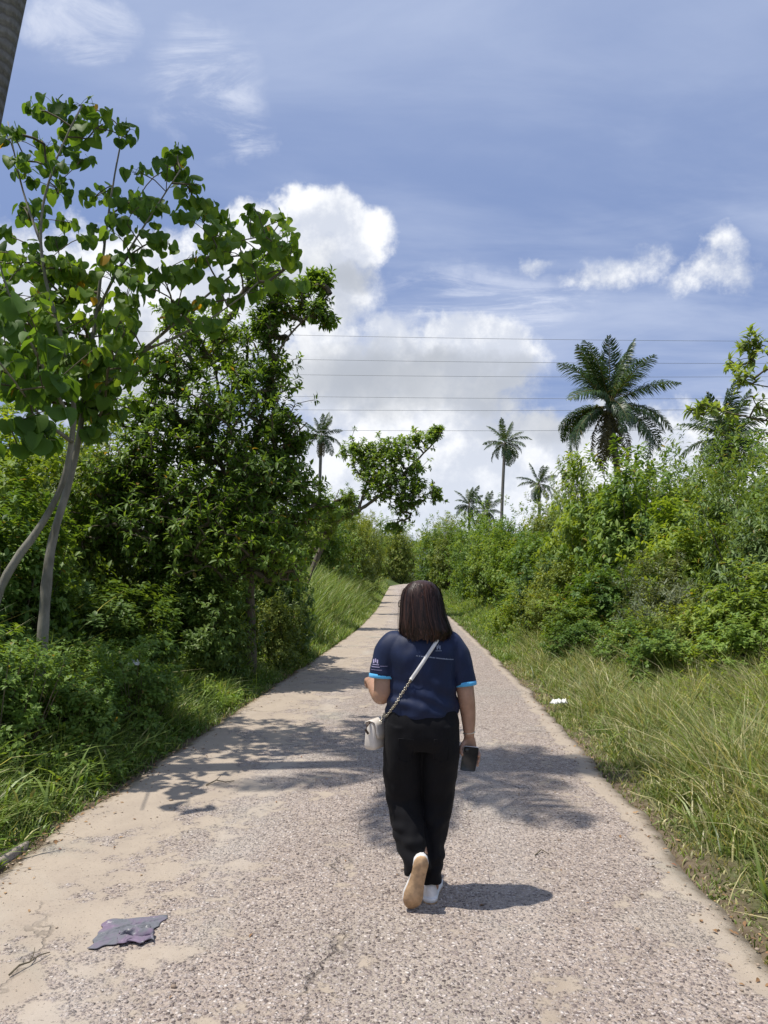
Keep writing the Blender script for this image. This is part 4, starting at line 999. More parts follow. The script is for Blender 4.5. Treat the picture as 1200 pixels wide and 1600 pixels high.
def weeds(name, n, side, y0, y1, d0, d1, zf, L, ratio, T, mat, label, k=5, seed=1):
    r = np.random.default_rng(seed)
    y = r.uniform(y0, y1, n); d = d0 + (d1 - d0) * r.uniform(0, 1, n)
    x = XL(y) - d if side < 0 else XR(y) + d
    keep = (np.abs(x) < .6 * y + 1.0) & (pn(x, y, 2.3, seed) + r.normal(size=n) * .15 > .42)
    x, y, d = x[keep], y[keep], d[keep]
    g = ground_h(x, y); h = zf(d, y) * r.uniform(.15, 1.0, len(x))
    C = np.stack([x, y, g + h], -1); A = np.array([0, 0, 1.0]) + r.normal(size=C.shape) * .35
    V, Fc = rosettes(r, C, A, k, L, ratio, T, spread=1.0, droop=.25)
    st = MB()
    for c, gg in zip(C[::3], g[::3]): st.tube([(c[0], c[1], gg), (c[0] + .01, c[1], (gg + c[2]) / 2), c], .0025, 3, cap=False)
    Vs = np.concatenate(st.V); nV = len(V)
    fq = [np.concatenate(f) + nV for f in st.F.values()]
    tag(part(name, mk_mesh(name, np.vstack([V, Vs]), [Fc] + fq, False, mat), None), label, 'weeds', kind='stuff')
weeds('leafy_weeds', 9500, -1, 2.4, 13, .12, 3.6, lambda d, y: .12 + .55 * sstep(d, .1, 1.2) + .5 * sstep(d, 1.4, 2.8), .065, .5, OVATE, M['weed'], 'broad-leaved weeds mixed into the grass on the left', seed=5)
weeds('leafy_weeds', 5500, 1, 5.0, 17, .7, 4.2, lambda d, y: .08 + .75 * sstep(d, .4, 2.4), .06, .44, OVATE, M['lime'], 'small-leaved weeds mixed into the grass on the right', seed=6)
weeds('leafy_weeds', 3000, 1, 14, 45, .5, 3.2, lambda d, y: .15 + .5 * sstep(d, .5, 2.4), .09, .5, RHOMB, M['lime'], 'low weeds at the foot of the far right shrubs', seed=7)
weeds('leafy_weeds', 3000, -1, 13, 45, .5, 3.8, lambda d, y: .2 + .8 * sstep(d, .3, 2.4), .10, .5, RHOMB, M['weed'], 'low weeds on the far left bank', seed=8)

# ------------------------------------------------------------------ small stuff on the ground
def litter():
    r = np.random.default_rng(61); P = []
    for side, n in ((-1, 900), (1, 300)):
        y = 2.2 + 16 * r.uniform(0, 1, n) ** 1.4; d = r.normal(size=n) * .13 + .05
        x = XL(y) - d if side < 0 else XR(y) + d
        P.append(np.stack([x, y, np.where(d < .02, .004, ground_h(x, y) + .012)], -1))
    n = 120; y = r.uniform(2, 16, n); x = XL(y) + (XR(y) - XL(y)) * r.beta(.6, .8, n)
    P.append(np.stack([x, y, np.full(n, .006)], -1)); P = np.concatenate(P); n = len(P)
    a = r.uniform(0, 6.28, n); D = np.stack([np.cos(a), np.sin(a), r.normal(size=n) * .12], -1); N = np.array([0, 0, 1.0]) + r.normal(size=(n, 3)) * .25
    L = r.uniform(.010, .04, n)
    V, Fc = leaf_block(P, D, N, L, L * .5, OVATE)
    tag(part('leaf_litter', mk_mesh('leaf_litter', V, [Fc], False, M['litter']), None), 'dry brown leaf litter along the road edges', 'leaf litter', kind='stuff')
    M['stone'] = leaf_mat('loose_stone', (.16, .13, .11), (.30, .26, .22), (.48, .43, .37), None, 0, trans=0, rough=.9, spec=.15)
    ico = np.array([(0, 0, 1), (.89, 0, .45), (.28, .85, .45), (-.72, .53, .45), (-.72, -.53, .45), (.28, -.85, .45), (.72, .53, -.45), (-.28, .85, -.45), (-.89, 0, -.45), (-.28, -.85, -.45), (.72, -.53, -.45), (0, 0, -1)])
    fi = np.array([(0, 1, 2), (0, 2, 3), (0, 3, 4), (0, 4, 5), (0, 5, 1), (1, 6, 2), (2, 7, 3), (3, 8, 4), (4, 9, 5), (5, 10, 1), (6, 7, 2), (7, 8, 3), (8, 9, 4), (9, 10, 5), (10, 6, 1), (6, 11, 7), (7, 11, 8), (8, 11, 9), (9, 11, 10), (10, 11, 6)])
    n = 2600; y = 2 + 14 * r.uniform(0, 1, n) ** 1.5; f = r.uniform(0, 1, n)
    edge = r.uniform(size=n) < .55; sd = r.uniform(size=n) < .5
    x = np.where(edge, np.where(sd, XL(y) - r.normal(size=n) * .12, XR(y) + r.normal(size=n) * .15), XL(y) + (XR(y) - XL(y)) * f)
    on = (x > XL(y)) & (x < XR(y)); z = np.where(on, .002, ground_h(x, y))
    s = r.gamma(2.0, .0014, n) + .0015
    V = np.stack([x, y, z], -1)[:, None] + ico[None] * s[:, None, None] * np.array([1.2, 1, .65]) * r.uniform(.7, 1.25, (n, 12, 1))
    Fc = fi[None] + (np.arange(n) * 12)[:, None, None]
    tag(part('gravel', mk_mesh('gravel', V.reshape(-1, 3), [Fc.reshape(-1, 3)], False, M['stone']), None), 'loose grit and small stones on the worn concrete', 'gravel', kind='stuff')
litter()
def G(px, py): d = ray(px, py); t = -CAMZ / d[2]; return np.array([d[0] * t, d[1] * t, 0.0])
def cloth_sheet(corners, nu, nv, amp, seed, z0=.004, fold=None):
    A, B, C, D = [np.asarray(c, float) for c in corners]; V = []
    for i in range(nu):
        for j in range(nv):
            u, v = i / (nu - 1), j / (nv - 1)
            p = (1 - u) * ((1 - v) * A + v * B) + u * ((1 - v) * D + v * C)
            e = min(u, 1 - u, v, 1 - v)
            p = p + np.array([mnoise.noise((u * 4, v * 4, seed)), mnoise.noise((u * 4, v * 4, seed + 9)), 0]) * .028
            h = (.55 - abs(mnoise.noise((u * 3.2 + v, v * 5.5, seed + 3)))) ** 3 * amp * 4 + (.5 - abs(mnoise.noise((u * 5, v * 8 - u * 3, seed + 5)))) ** 3 * amp * 2.2
            if fold: h += fold * math.exp(-((v - .45 - .12 * math.sin(u * 5)) / .09) ** 2) * (1 if u > .25 else u * 4)
            V.append((p[0], p[1], z0 + h * min(1, e * 7 + .12)))
    q = [(i * nv + j, (i + 1) * nv + j, (i + 1) * nv + j + 1, i * nv + j + 1) for i in range(nu - 1) for j in range(nv - 1)]
    return V, q
def solid(me_o, th=.003):
    md = me_o.modifiers.new('thick', 'SOLIDIFY'); md.thickness = th; md.offset = 1; return me_o
def rag():
    m, t = new_mat('faded_purple_cloth'); co = t.coord()
    n = t.noise(co, 7, 6, .65, .5); n2 = t.noise(co, 60, 4, .6)
    c = t.ramp(n, [(.32, (.085, .085, .095)), (.47, (.16, .165, .18)), (.60, (.19, .145, .20)), (.72, (.27, .22, .28))])
    c = t.mix(t.ss(t.noise(co, 22, 4, .6), .62, .7, 0, .8), c, (.5, .48, .46))
    out_surf(t, bsdf(t, c, .9, .15, t.bump(n2, .4, .004))); M['rag'] = m
    o0 = G(200, 1458)
    root = thing('cloth_rag', o0, 'flattened purple and grey rag lying on the concrete at lower left', 'rag')
    V, q = cloth_sheet([G(136, 1484), G(168, 1440), G(262, 1432), G(228, 1470)], 70, 46, .009, 3, fold=.010)
    solid(part('lower_layer', mk_mesh('lower_layer', np.array(V) - o0, [q], True, M['rag']), None, root))
    V, q = cloth_sheet([G(182, 1479), G(188, 1458), G(232, 1450), G(240, 1474)], 50, 32, .013, 13, z0=.012, fold=.020)
    solid(part('folded_flap', mk_mesh('folded_flap', np.array(V) - o0, [q], True, M['rag']), None, root))
rag()
M['plastic'] = plain('white_plastic', (.72, .71, .66), .45, .5, vary=.1)
def scrap(px, py, Y, w, h, label, seed, name='plastic_scrap', lift=0.0):
    r = np.random.default_rng(seed)
    c = W(px, py, Y); A = [c + np.array([-w, -h, 0]), c + np.array([-w * .8, h, 0]), c + np.array([w, h * .8, 0]), c + np.array([w * .9, -h, 0])]
    V, q = cloth_sheet(A, 16, 10, .07, seed, z0=c[2] - .02)
    o = solid(part(name, mk_mesh(name, V, [q], True, M['plastic']), None), .002); tag(o, label, 'litter')
scrap(873, 1096, 9.0, .11, .05, 'white crumpled plastic scrap on the right verge grass', 31)
scrap(208, 1036, 7.2, .055, .04, 'small white scrap caught in the tall grass at left', 44)
def twig(name, pts, rad, label, sub=()):
    mb = MB(); mb.tube(pts, np.linspace(rad, rad * .5, len(pts)), 6)
    for s in sub: mb.tube(s, np.linspace(rad * .7, rad * .3, len(s)), 5)
    tag(part(name, mb.mesh(name, M['twig']), None), label, 'twig')
g = lambda px, py, z=.006: G(px, py) + np.array([0, 0, z])
twig('dry_twig', [g(14, 1526), g(30, 1516, .02), g(46, 1508, .012), g(62, 1499, .018), g(78, 1490)], .004, 'thin dry twig on the concrete left of the rag', [[g(46, 1508, .012), g(52, 1500, .02), g(54, 1492, .03)]])
twig('dry_twig', [g(322, 1228), g(338, 1223, .02), g(352, 1225, .015), g(366, 1221)], .005, 'short dry twig on the concrete near the left tree shadow', [[g(338, 1223, .02), g(346, 1219, .04)]])
twig('dry_twig', [g(836, 1338), g(846, 1333, .02), g(858, 1336)], .004, 'tiny twig on the concrete right of the walking woman')
# ------------------------------------------------------------------ the walking woman
PO = np.array([0.19, 3.75, 0.0])
def loft(mb, C, rx, ry=None, ref=(1, 0, 0), sides=28, p=2.0):
    C = np.asarray(C, float); n = len(C); rx = np.broadcast_to(np.asarray(rx, float), (n,)); ry = rx if ry is None else np.broadcast_to(np.asarray(ry, float), (n,))
    T = unit(np.gradient(C, axis=0)); ref = np.asarray(ref, float)
    A = unit(ref[None] - (T @ ref)[:, None] * T); B = np.cross(T, A)
    a = np.linspace(0, 2 * math.pi, sides, endpoint=False); ca, sa = np.cos(a), np.sin(a)
    ca = np.sign(ca) * np.abs(ca) ** (2 / p); sa = np.sign(sa) * np.abs(sa) ** (2 / p)
    V = (C[:, None] + (rx[:, None] * ca)[..., None] * A[:, None] + (ry[:, None] * sa)[..., None] * B[:, None]).reshape(-1, 3)
    i = np.arange(n - 1)[:, None] * sides; j = np.arange(sides)[None]; k = (j + 1) % sides
    q = np.stack([i + j, i + k, i + sides + k, i + sides + j], -1).reshape(-1, 4)
    V = np.vstack([V, C[:1], C[-1:]]); jj = np.arange(sides); kk = (jj + 1) % sides
    t0 = np.stack([np.full(sides, n * sides), kk, jj], -1); t1 = np.stack([np.full(sides, n * sides + 1), (n - 1) * sides + jj, (n - 1) * sides + kk], -1)
    mb.add(V, q, np.vstack([t0, t1]))
def resample(C, vals, m):
    C = np.asarray(C, float); s = np.concatenate([[0], np.cumsum(np.linalg.norm(np.diff(C, axis=0), axis=1))]); q = np.linspace(0, s[-1], m)
    P = np.stack([np.interp(q, s, C[:, i]) for i in range(3)], -1)
    def smooth(a): 
        k = np.array([1, 2, 3, 2, 1]) / 9; pz = np.pad(a, 2, mode='edge'); b = np.convolve(pz, k, 'valid'); b[0] = a[0]; b[-1] = a[-1]; return b
    P = np.stack([smooth(P[:, i]) for i in range(3)], -1)
    return P, [smooth(np.interp(q, s, v)) for v in vals]
def limb(mb, C, r, m=24, flat=None, **k):
    if flat is None: P, (rr,) = resample(C, [r], m); loft(mb, P, rr, None, **k)
    else: P, (rr, r2) = resample(C, [r, flat], m); loft(mb, P, rr, r2, **k)
def remesh(mb, name, voxel, it=6, mat=None):
    me = mb.mesh(name, None, False); o = bpy.data.objects.new('tmp', me); col.objects.link(o)
    md = o.modifiers.new('r', 'REMESH'); md.mode = 'VOXEL'; md.voxel_size = voxel; md.use_smooth_shade = True
    sm = o.modifiers.new('s', 'SMOOTH'); sm.factor = .5; sm.iterations = it
    dg = bpy.context.evaluated_depsgraph_get(); dg.update()
    out = bpy.data.meshes.new_from_object(o.evaluated_get(dg)); out.name = name
    bpy.data.objects.remove(o); bpy.data.meshes.remove(me)
    out.materials.clear()
    if mat is not None: out.materials.append(mat)
    return out
def displace(me, fn):
    n = len(me.vertices); co = np.empty(n * 3, np.float32); me.vertices.foreach_get('co', co); co = co.reshape(-1, 3)
    no = np.empty(n * 3, np.float32); me.vertices.foreach_get('normal', no); no = no.reshape(-1, 3)
    dsp = np.array([fn(c) for c in co.tolist()], np.float32)
    me.vertices.foreach_set('co', (co + no * dsp[:, None]).ravel()); me.update()
def bvh(me):
    return BVHTree.FromPolygons([v.co.copy() for v in me.vertices], [tuple(p.vertices) for p in me.polygons])

def fabric(name, c, rough=.85, weave=900, sheen=.2, spec=.2, vary=.2):
    m, t = new_mat(name); co = t.coord(); n = t.noise(co, 9, 4, .5); w = t.noise(co, weave, 2, .5)
    k = t.ss(n, .3, .7, 1 - vary, 1 + vary)
    cc = t.mix(1.0, (*c, 1), t.v('SCALE', (1, 1, 1), k), 'MULTIPLY')
    out_surf(t, bsdf(t, cc, rough, spec, t.bump(w, .25, .001), 0, sheen)); return m
def skin_mat():
    m, t = new_mat('skin'); co = t.coord(); n = t.noise(co, 25, 5, .6)
    c = t.ramp(n, [(.3, (.33, .185, .12)), (.7, (.43, .25, .165))])
    b = t.n.new('ShaderNodeBsdfPrincipled'); t.put(b.inputs['Base Color'], c); b.inputs['Roughness'].default_value = .48
    b.inputs['Subsurface Weight'].default_value = .12; b.inputs['Subsurface Radius'].default_value = (.01, .004, .002)
    t.put(b.inputs['Normal'], t.bump(t.noise(co, 260, 3, .6), .12, .001)); out_surf(t, b.outputs[0]); return m
M['skin'] = skin_mat()
M['navy'] = fabric('navy_polo', (.0055, .0125, .044), .6, spec=.3, sheen=.03)
M['black_cloth'] = fabric('black_trousers', (.0045, .0043, .0055), .8, sheen=.02)
M['cuff'] = fabric('sky_blue_trim', (.10, .42, .72), .7)
M['print'] = plain('white_print', (.22, .25, .33), .7, .3)
M['emblem'] = plain('lilac_print', (.36, .32, .48), .7, .3)
M['shoe'] = plain('white_shoe', (.78, .76, .73), .55, .4, bump=.1)
M['outsole'] = plain('tan_rubber', (.47, .31, .175), .75, .25, vary=.22, scale=35, bump=.3)
M['leather'] = plain('cream_leather', (.66, .60, .52), .5, .4, vary=.06)
M['strap'] = plain('pale_strap', (.70, .68, .66), .5, .4, vary=.06)
M['brown'] = plain('dark_brown', (.06, .04, .03), .55, .4)
M['metal'] = plain('gilt_chain', (.62, .56, .44), .3, .5, .85)
M['phone'] = plain('dark_phone', (.022, .025, .028), .38, .5)
M['phone_edge'] = plain('phone_rim', (.72, .72, .72), .3, .5, .3)
M['glass_frame'] = plain('dark_frame', (.02, .018, .018), .35, .5)
def lens_mat():
    m, t = new_mat('lens_glass'); g_ = t.n.new('ShaderNodeBsdfGlass'); g_.inputs['IOR'].default_value = 1.45; g_.inputs['Roughness'].default_value = 0
    tr = t.n.new('ShaderNodeBsdfTransparent'); mx = t.n.new('ShaderNodeMixShader'); mx.inputs[0].default_value = .2
    t.l.new(tr.outputs[0], mx.inputs[1]); t.l.new(g_.outputs[0], mx.inputs[2]); out_surf(t, mx.outputs[0]); return m
M['lens'] = lens_mat()
def hair_mat():
    m, t = new_mat('dark_brown_hair')
    r_ = t.n.new('ShaderNodeNewGeometry').outputs['Random Per Island']
    c = t.ramp(r_, [(0, (.008, .0042, .0034)), (.55, (.026, .012, .0085)), (1, (.062, .027, .018))])
    b = t.n.new('ShaderNodeBsdfPrincipled'); t.put(b.inputs['Base Color'], c); b.inputs['Roughness'].default_value = .42; b.inputs['Specular IOR Level'].default_value = .3
    out_surf(t, b.outputs[0]); return m
M['hair'] = hair_mat()

def woman():
    root = thing('person', PO, 'woman walking away in navy polo and black trousers, phone in right hand', 'person')
    # ---- body: one continuous skin surface
    mb = MB()
    limb(mb, [(0, 0, .84), (0, 0, .95), (0, 0, 1.08), (0, 0, 1.2), (0, 0, 1.27), (0, .005, 1.30)], [.15, .155, .145, .165, .13, .06], 26, [.10, .11, .105, .10, .075, .055])
    limb(mb, [(0, .0, 1.27), (0, .01, 1.33), (-.002, .018, 1.38)], [.055, .048, .05], 10)
    fd = np.array([-math.sin(R(42)), math.cos(R(42)), 0]); fs = np.array([math.cos(R(42)), math.sin(R(42)), 0])    # face forward / to its right
    hc = np.array([0.0, .012, 1.435])
    loft(mb, [hc + fd * f_ + np.array([0, 0, z]) for z, f_ in ((-.115, .045), (-.10, .04), (-.07, .022), (-.03, .008), (.02, 0), (.06, -.003), (.09, -.006), (.105, -.006))],
         [.018, .045, .062, .070, .073, .068, .045, .012], [.02, .05, .078, .090, .093, .085, .055, .014], ref=tuple(fs))
    limb(mb, [hc + fd * .085 + (0, 0, .015), hc + fd * .103 + (0, 0, -.015), hc + fd * .108 + (0, 0, -.03), hc + fd * .088 + (0, 0, -.038)], [.008, .011, .015, .010], 10)    # nose
    for s in (-1, 1):
        e = hc + fs * s * .073 + fd * -.005
        limb(mb, [e + (0, 0, .028), e + fs * s * .010 + (0, 0, .01), e + fs * s * .008 + (0, 0, -.015), e + (0, 0, -.032)], [.008, .012, .010, .006], 10)
    # arms
    limb(mb, [(-.12, 0, 1.245), (-.165, 0, 1.22), (-.188, -.004, 1.10), (-.196, -.022, .99), (-.21, .04, .975), (-.232, .11, 1.0), (-.258, .19, 1.025)], [.05, .054, .051, .045, .043, .038, .027], 40)
    limb(mb, [(.12, 0, 1.245), (.168, 0, 1.22), (.203, -.004, 1.10), (.219, -.018, .985), (.226, -.008, .93), (.232, .0, .87), (.234, .0, .785)], [.05, .054, .049, .043, .041, .036, .0255], 40)
    # left hand, half closed in front of her
    lh = np.array([-.258, .19, 1.025])
    limb(mb, [lh, lh + (-.008, .03, .005), lh + (-.014, .07, .0)], [.024, .030, .026], 10, [.018, .018, .014])
    for k, (dx, ln) in enumerate(((.022, .9), (.007, 1.0), (-.008, .95), (-.022, .78))):
        q = lh + np.array([-.014 + dx * .55, .075, .002])
        limb(mb, [q - (0, .02, 0), q + (-.004, .022 * ln, -.004), q + (-.006, .036 * ln, -.030 * ln), q + (-.004, .016, -.050 * ln)], [.0095, .0088, .008, .007], 14)
    limb(mb, [lh + (.016, .022, 0), lh + (.036, .045, -.008), lh + (.030, .072, -.024)], [.012, .0105, .0085], 10)
    # right hand, palm to the back, gripping the phone
    rh = np.array([.234, 0, .785])
    limb(mb, [rh, rh + (.002, .004, -.03), rh + (.004, .008, -.075)], [.025, .034, .036], 12, [.019, .018, .015])
    for root_, tip in (((.222, .010, .715), [(.226, .014, .685), (.232, .008, .655), (.238, -.012, .634)]),
                       ((.238, .010, .712), [(.252, .010, .690), (.268, -.004, .668), (.274, -.030, .656), (.266, -.052, .652)]),
                       ((.250, .010, .718), [(.265, .006, .700), (.278, -.010, .688), (.280, -.034, .678), (.270, -.053, .674)]),
                       ((.262, .008, .726), [(.274, .002, .714), (.282, -.014, .706), (.281, -.034, .700), (.272, -.048, .697)])):
        pts = [root_] + tip; limb(mb, pts, np.linspace(.0098, .0072, len(pts)), 16)
    limb(mb, [(.213, -.002, .758), (.194, -.018, .738), (.188, -.036, .718), (.196, -.052, .702)], [.0135, .0118, .010, .008], 14)
    # legs under the trousers
    limb(mb, [(.08, 0, .88), (.085, .02, .7), (.075, .06, .45), (.06, .03, .28), (.045, .015, .09), (.045, .02, .05)], [.085, .078, .056, .052, .036, .034], 30)
    limb(mb, [(-.08, 0, .88), (-.088, .03, .7), (-.075, .07, .45), (-.05, .0, .34), (-.012, -.095, .235)], [.085, .078, .056, .05, .036], 30)
    body = remesh(mb, 'body', .0055, 5, M['skin']); part('body', body, None, root)
    # ---- face details
    for s in (-1, 1):
        e = MB(); c = hc + fs * s * .031 + fd * .080 + np.array([0, 0, .004]); loft(e, [c - fd * .011, c - fd * .006, c, c + fd * .006, c + fd * .0095], [.003, .010, .0125, .009, .002]); part('eye', e.mesh('eye', M['print']), None, root)
    lp = MB(); c = hc + fd * .088 + np.array([0, 0, -.065]); lp.tube([c - fs * .024 - fd * .01, c - fs * .01, c, c + fs * .01, c + fs * .024 - fd * .01], [.002, .006, .0065, .006, .002], 8)
    part('lips', lp.mesh('lips', plain('lips', (.38, .14, .12), .5)), None, root)
    # ---- polo shirt
    sb = MB()
    z = [.895, .93, .98, 1.04, 1.09, 1.15, 1.20, 1.245, 1.28, 1.305]
    limb(sb, [(0, 0, q) for q in z], [.186, .187, .180, .168, .166, .176, .186, .180, .140, .085], 40, [.140, .142, .134, .124, .122, .124, .122, .108, .088, .07], p=2.25)
    limb(sb, [(-.10, 0, 1.25), (-.150, 0, 1.232), (-.183, -.002, 1.185), (-.193, -.006, 1.13), (-.197, -.010, 1.082)], [.062, .071, .071, .068, .066], 20)
    limb(sb, [(.10, 0, 1.25), (.150, 0, 1.232), (.186, -.002, 1.18), (.205, -.006, 1.11), (.214, -.010, 1.042)], [.062, .071, .069, .062, .057], 20)
    shirt = remesh(sb, 'shirt', .006, 5, M['navy'])
    def fs_(c):
        x, y, z_ = c
        n = mnoise.noise((x * 7 + z_ * 3, y * 7, z_ * 5.5 - x * 4)) * .013 + mnoise.noise((x * 18 - z_ * 9, y * 14, z_ * 11 + x * 8)) * .0065
        n += .006 * math.sin(z_ * 70 + x * 22 + 4 * mnoise.noise((x * 5, y * 5, z_ * 5))) * max(0, 1 - abs(z_ - .985) / .10)
        return n
    displace(shirt, fs_); so = part('shirt', shirt, None, root)
    for (a, b, ra, rb) in (((-.1962, -.0095, 1.094), (-.1975, -.011, 1.072), .0685, .0690), ((.2125, -.0095, 1.055), (.2150, -.011, 1.033), .0595, .0600)):
        cb = MB(); a, b = np.array(a), np.array(b); loft(cb, [a, a + (b - a) * .1, b - (b - a) * .1, b], [ra - .004, ra, rb, rb - .004]); part('cuff', cb.mesh('cuff', M['cuff']), None, so)
    cl = MB(); limb(cl, [(0, .0, 1.285), (0, .004, 1.30), (0, .008, 1.335)], [.088, .074, .066], 8, [.075, .068, .064]); part('collar', cl.mesh('collar', M['navy']), None, so)
    SB = bvh(shirt)
    def on_back(x, z_, off=.003, tree=SB):
        h = tree.ray_cast(Vector((x, -1, z_)), Vector((0, 1, 0)))
        return np.array(h[0]) + np.array([0, -off, 0]) if h[0] is not None else None
    # printed line and small mark on the back, mark on the sleeve (too small to read in the picture)
    def decal(name, quads, mat):
        mb_ = MB()
        for (x0, x1, z0, z1) in quads:
            n = max(2, int((x1 - x0) / .006) + 1); top = []; bot = []
            for xx in np.linspace(x0, x1, n):
                a, b = on_back(xx, z1), on_back(xx, z0)
                if a is None or b is None: break
                top.append(a); bot.append(b)
            k = len(top)
            if k < 2: continue
            mb_.add(np.vstack([top, bot]), [(i, i + 1, k + i + 1, k + i) for i in range(k - 1)])
        if mb_.n: part(name, mb_.mesh(name, mat, False), None, so)
    r = random.Random(4); qs = []; x = -.034
    while x < .150:
        w = r.uniform(.003, .0052); zz = 1.190 - .022 * (x + .034) / .184
        qs += [(x, x + w, zz + .0005, zz + .0005 + r.choice((.0045, .0055, .0062)))]
        x += w + r.choice((.0012, .0014, .0055 if r.random() < .3 else .0014))
    decal('lettering', qs, M['print'])
    decal('emblem', [(.068, .074, 1.222, 1.240), (.076, .079, 1.228, 1.246), (.081, .087, 1.222, 1.240), (.062, .093, 1.214, 1.2165)], M['print'])
    ls = []
    for (x0, x1, z0, z1) in ((-.245, -.238, 1.150, 1.168), (-.235, -.229, 1.155, 1.172), (-.226, -.219, 1.150, 1.168), (-.247, -.215, 1.142, 1.1455), (-.252, -.212, 1.131, 1.1345), (-.21, -.172, 1.137, 1.1385), (-.255, -.20, 1.118, 1.1195)): ls.append((x0, x1, z0, z1))
    decal('sleeve_emblem', ls, M['emblem'])
    # ---- trousers
    tb = MB()
    limb(tb, [(0, 0, .97), (0, 0, .92), (0, -.005, .86), (0, -.005, .79), (0, 0, .74)], [.165, .176, .186, .186, .15], 22, [.118, .130, .145, .145, .12], p=2.3)
    limb(tb, [(.088, -.002, .86), (.092, .005, .74), (.086, .03, .60), (.078, .048, .46), (.060, .035, .30), (.046, .02, .16), (.042, .02, .085)], [.098, .098, .090, .076, .062, .054, .053], 44, [.135, .130, .112, .096, .086, .08, .082])
    limb(tb, [(-.090, -.002, .86), (-.096, .008, .74), (-.098, .035, .60), (-.094, .05, .48), (-.080, .01, .37), (-.050, -.050, .27), (-.022, -.100, .170)], [.098, .098, .095, .090, .083, .072, .062], 44, [.135, .130, .114, .104, .096, .082, .066])
    tro = remesh(tb, 'trousers', .0065, 4, M['black_cloth'])
    def ft(c):
        x, y, z_ = c; k = max(0, min(1, (.62 - z_) / .3))
        n = mnoise.noise((x * 6, y * 6, z_ * 4)) * .008 + mnoise.noise((x * 15 + z_ * 10, y * 12, z_ * 14 - x * 10)) * (.004 + .007 * k)
        n += .003 * k * math.sin(z_ * 50 - x * 40 + 9 * mnoise.noise((x * 6, y * 6, z_ * 6)))
        return n
    displace(tro, ft); to = part('trousers', tro, None, root)
    TB = bvh(tro)
    wb = MB()
    # back pocket seams
    for sx in (-1, 1):
        pts = []
        for (x, z_) in ((.05, .80), (.05, .70), (.085, .685), (.12, .70), (.12, .80), (.05, .80)):
            a = on_back(sx * x, z_, .001, TB)
            if a is not None: pts.append(a)
        if len(pts) > 3: wb.tube(pts, .0022, 5)
    if wb.n: part('pocket_seam', wb.mesh('pocket_seam', M['black_cloth']), None, to)
    # ---- shoes
    def shoe(heel, toe, down, label):
        heel, toe, down = np.array(heel, float), np.array(toe, float), unit(down); a = unit(toe - heel); Ln = np.linalg.norm(toe - heel)
        up = -(down - (down @ a) * a); up = unit(up); w = np.cross(a, up)
        tt = np.linspace(0, 1, 28)
        hw = np.interp(tt, [0, .04, .12, .3, .5, .72, .86, .95, 1], [.010, .024, .0335, .0325, .0345, .0445, .041, .026, .008])
        ht = np.interp(tt, [0, .05, .2, .35, .5, .7, .88, 1], [.055, .072, .084, .078, .064, .052, .046, .028])
        spring = .012 * np.clip((tt - .75) / .25, 0, 1) ** 2
        def slab(name, z0, z1, grow_, mat):
            b = MB(); rows = []
            for t_, h, sp in zip(tt, hw, spring):
                c = heel + a * (t_ * Ln + (0.006 * grow_ * (2 * t_ - 1))) + up * sp
                ww = h + .003 * grow_
                rows.append([c - w * ww + up * z0, c - w * ww * 1.0 + up * z1, c + w * ww + up * z1, c + w * ww + up * z0])
            V = np.array(rows).reshape(-1, 3); n = len(tt); i = np.arange(n - 1)[:, None] * 4; j = np.arange(4)[None]; k = (j + 1) % 4
            b.add(V, np.stack([i + j, i + 4 + j, i + 4 + k, i + k], -1).reshape(-1, 4), [(0, 1, 2, 3), ((n - 1) * 4 + 3, (n - 1) * 4 + 2, (n - 1) * 4 + 1, (n - 1) * 4)])
            return b.mesh(name, mat, False)
        ub = MB(); rows = []; th = np.linspace(0, math.pi, 15)
        for t_, h, hh, sp in zip(tt, hw, ht, spring):
            c = heel + a * t_ * Ln + up * (sp + .028)
            rows.append([c + w * h * .98 * math.copysign(abs(math.cos(q)) ** .75, math.cos(q)) + up * (hh - .010) * math.sin(q) ** .8 for q in th])
        V = np.array(rows).reshape(-1, 3); n = len(tt); m = len(th); i = np.arange(n - 1)[:, None] * m; j = np.arange(m - 1)[None]
        ub.add(V, np.stack([i + j, i + j + 1, i + m + j + 1, i + m + j], -1).reshape(-1, 4), [tuple(range(m))[::-1], tuple(range((n - 1) * m, n * m))])
        sh = part('shoe', ub.mesh('shoe', M['shoe']), None, root, label=label)
        part('midsole', slab('midsole', .009, .030, 1.0, M['shoe']), None, sh)
        os_ = part('outsole', slab('outsole', 0, .0088, .6, M['outsole']), None, sh)
        return sh
    shoe((.030, -.045, .0), (.072, .205, .0), (0, 0, -1), 'white right shoe flat on the road')
    shoe((-.008, -.165, .262), (-.066, -.128, .012), (.05, -1, -.12), 'white left shoe lifted on its toe with tan sole showing')
    # ---- hair: bob with a soft inward hem
    prof = [(1.559, 0, .004, .012, .012), (1.554, 0, .004, .040, .044), (1.540, 0, .004, .066, .074), (1.515, 0, .002, .087, .094), (1.48, 0, .0, .099, .107), (1.43, .002, -.003, .106, .112), (1.385, .005, -.008, .111, .112), (1.34, .012, -.012, .121, .110), (1.31, .018, -.014, .128, .107), (1.292, .020, -.014, .128, .104), (1.282, .020, -.012, .122, .098)]
    pz = np.array(prof)[::-1]
    def hp(theta, z_, off=0.0):                 # theta measured from the face direction
        cx, cy, rx, ry = [np.interp(z_, pz[:, 0], pz[:, k]) for k in (1, 2, 3, 4)]
        d = fd * math.cos(theta) + fs * math.sin(theta)
        return np.array([cx + d[0] * (rx + off), cy + d[1] * (ry + off), z_])
    hb = MB(); th = np.linspace(R(52), R(308), 40); zs = np.concatenate([np.linspace(1.559, 1.50, 9), np.linspace(1.48, 1.282, 14)])
    rows = []
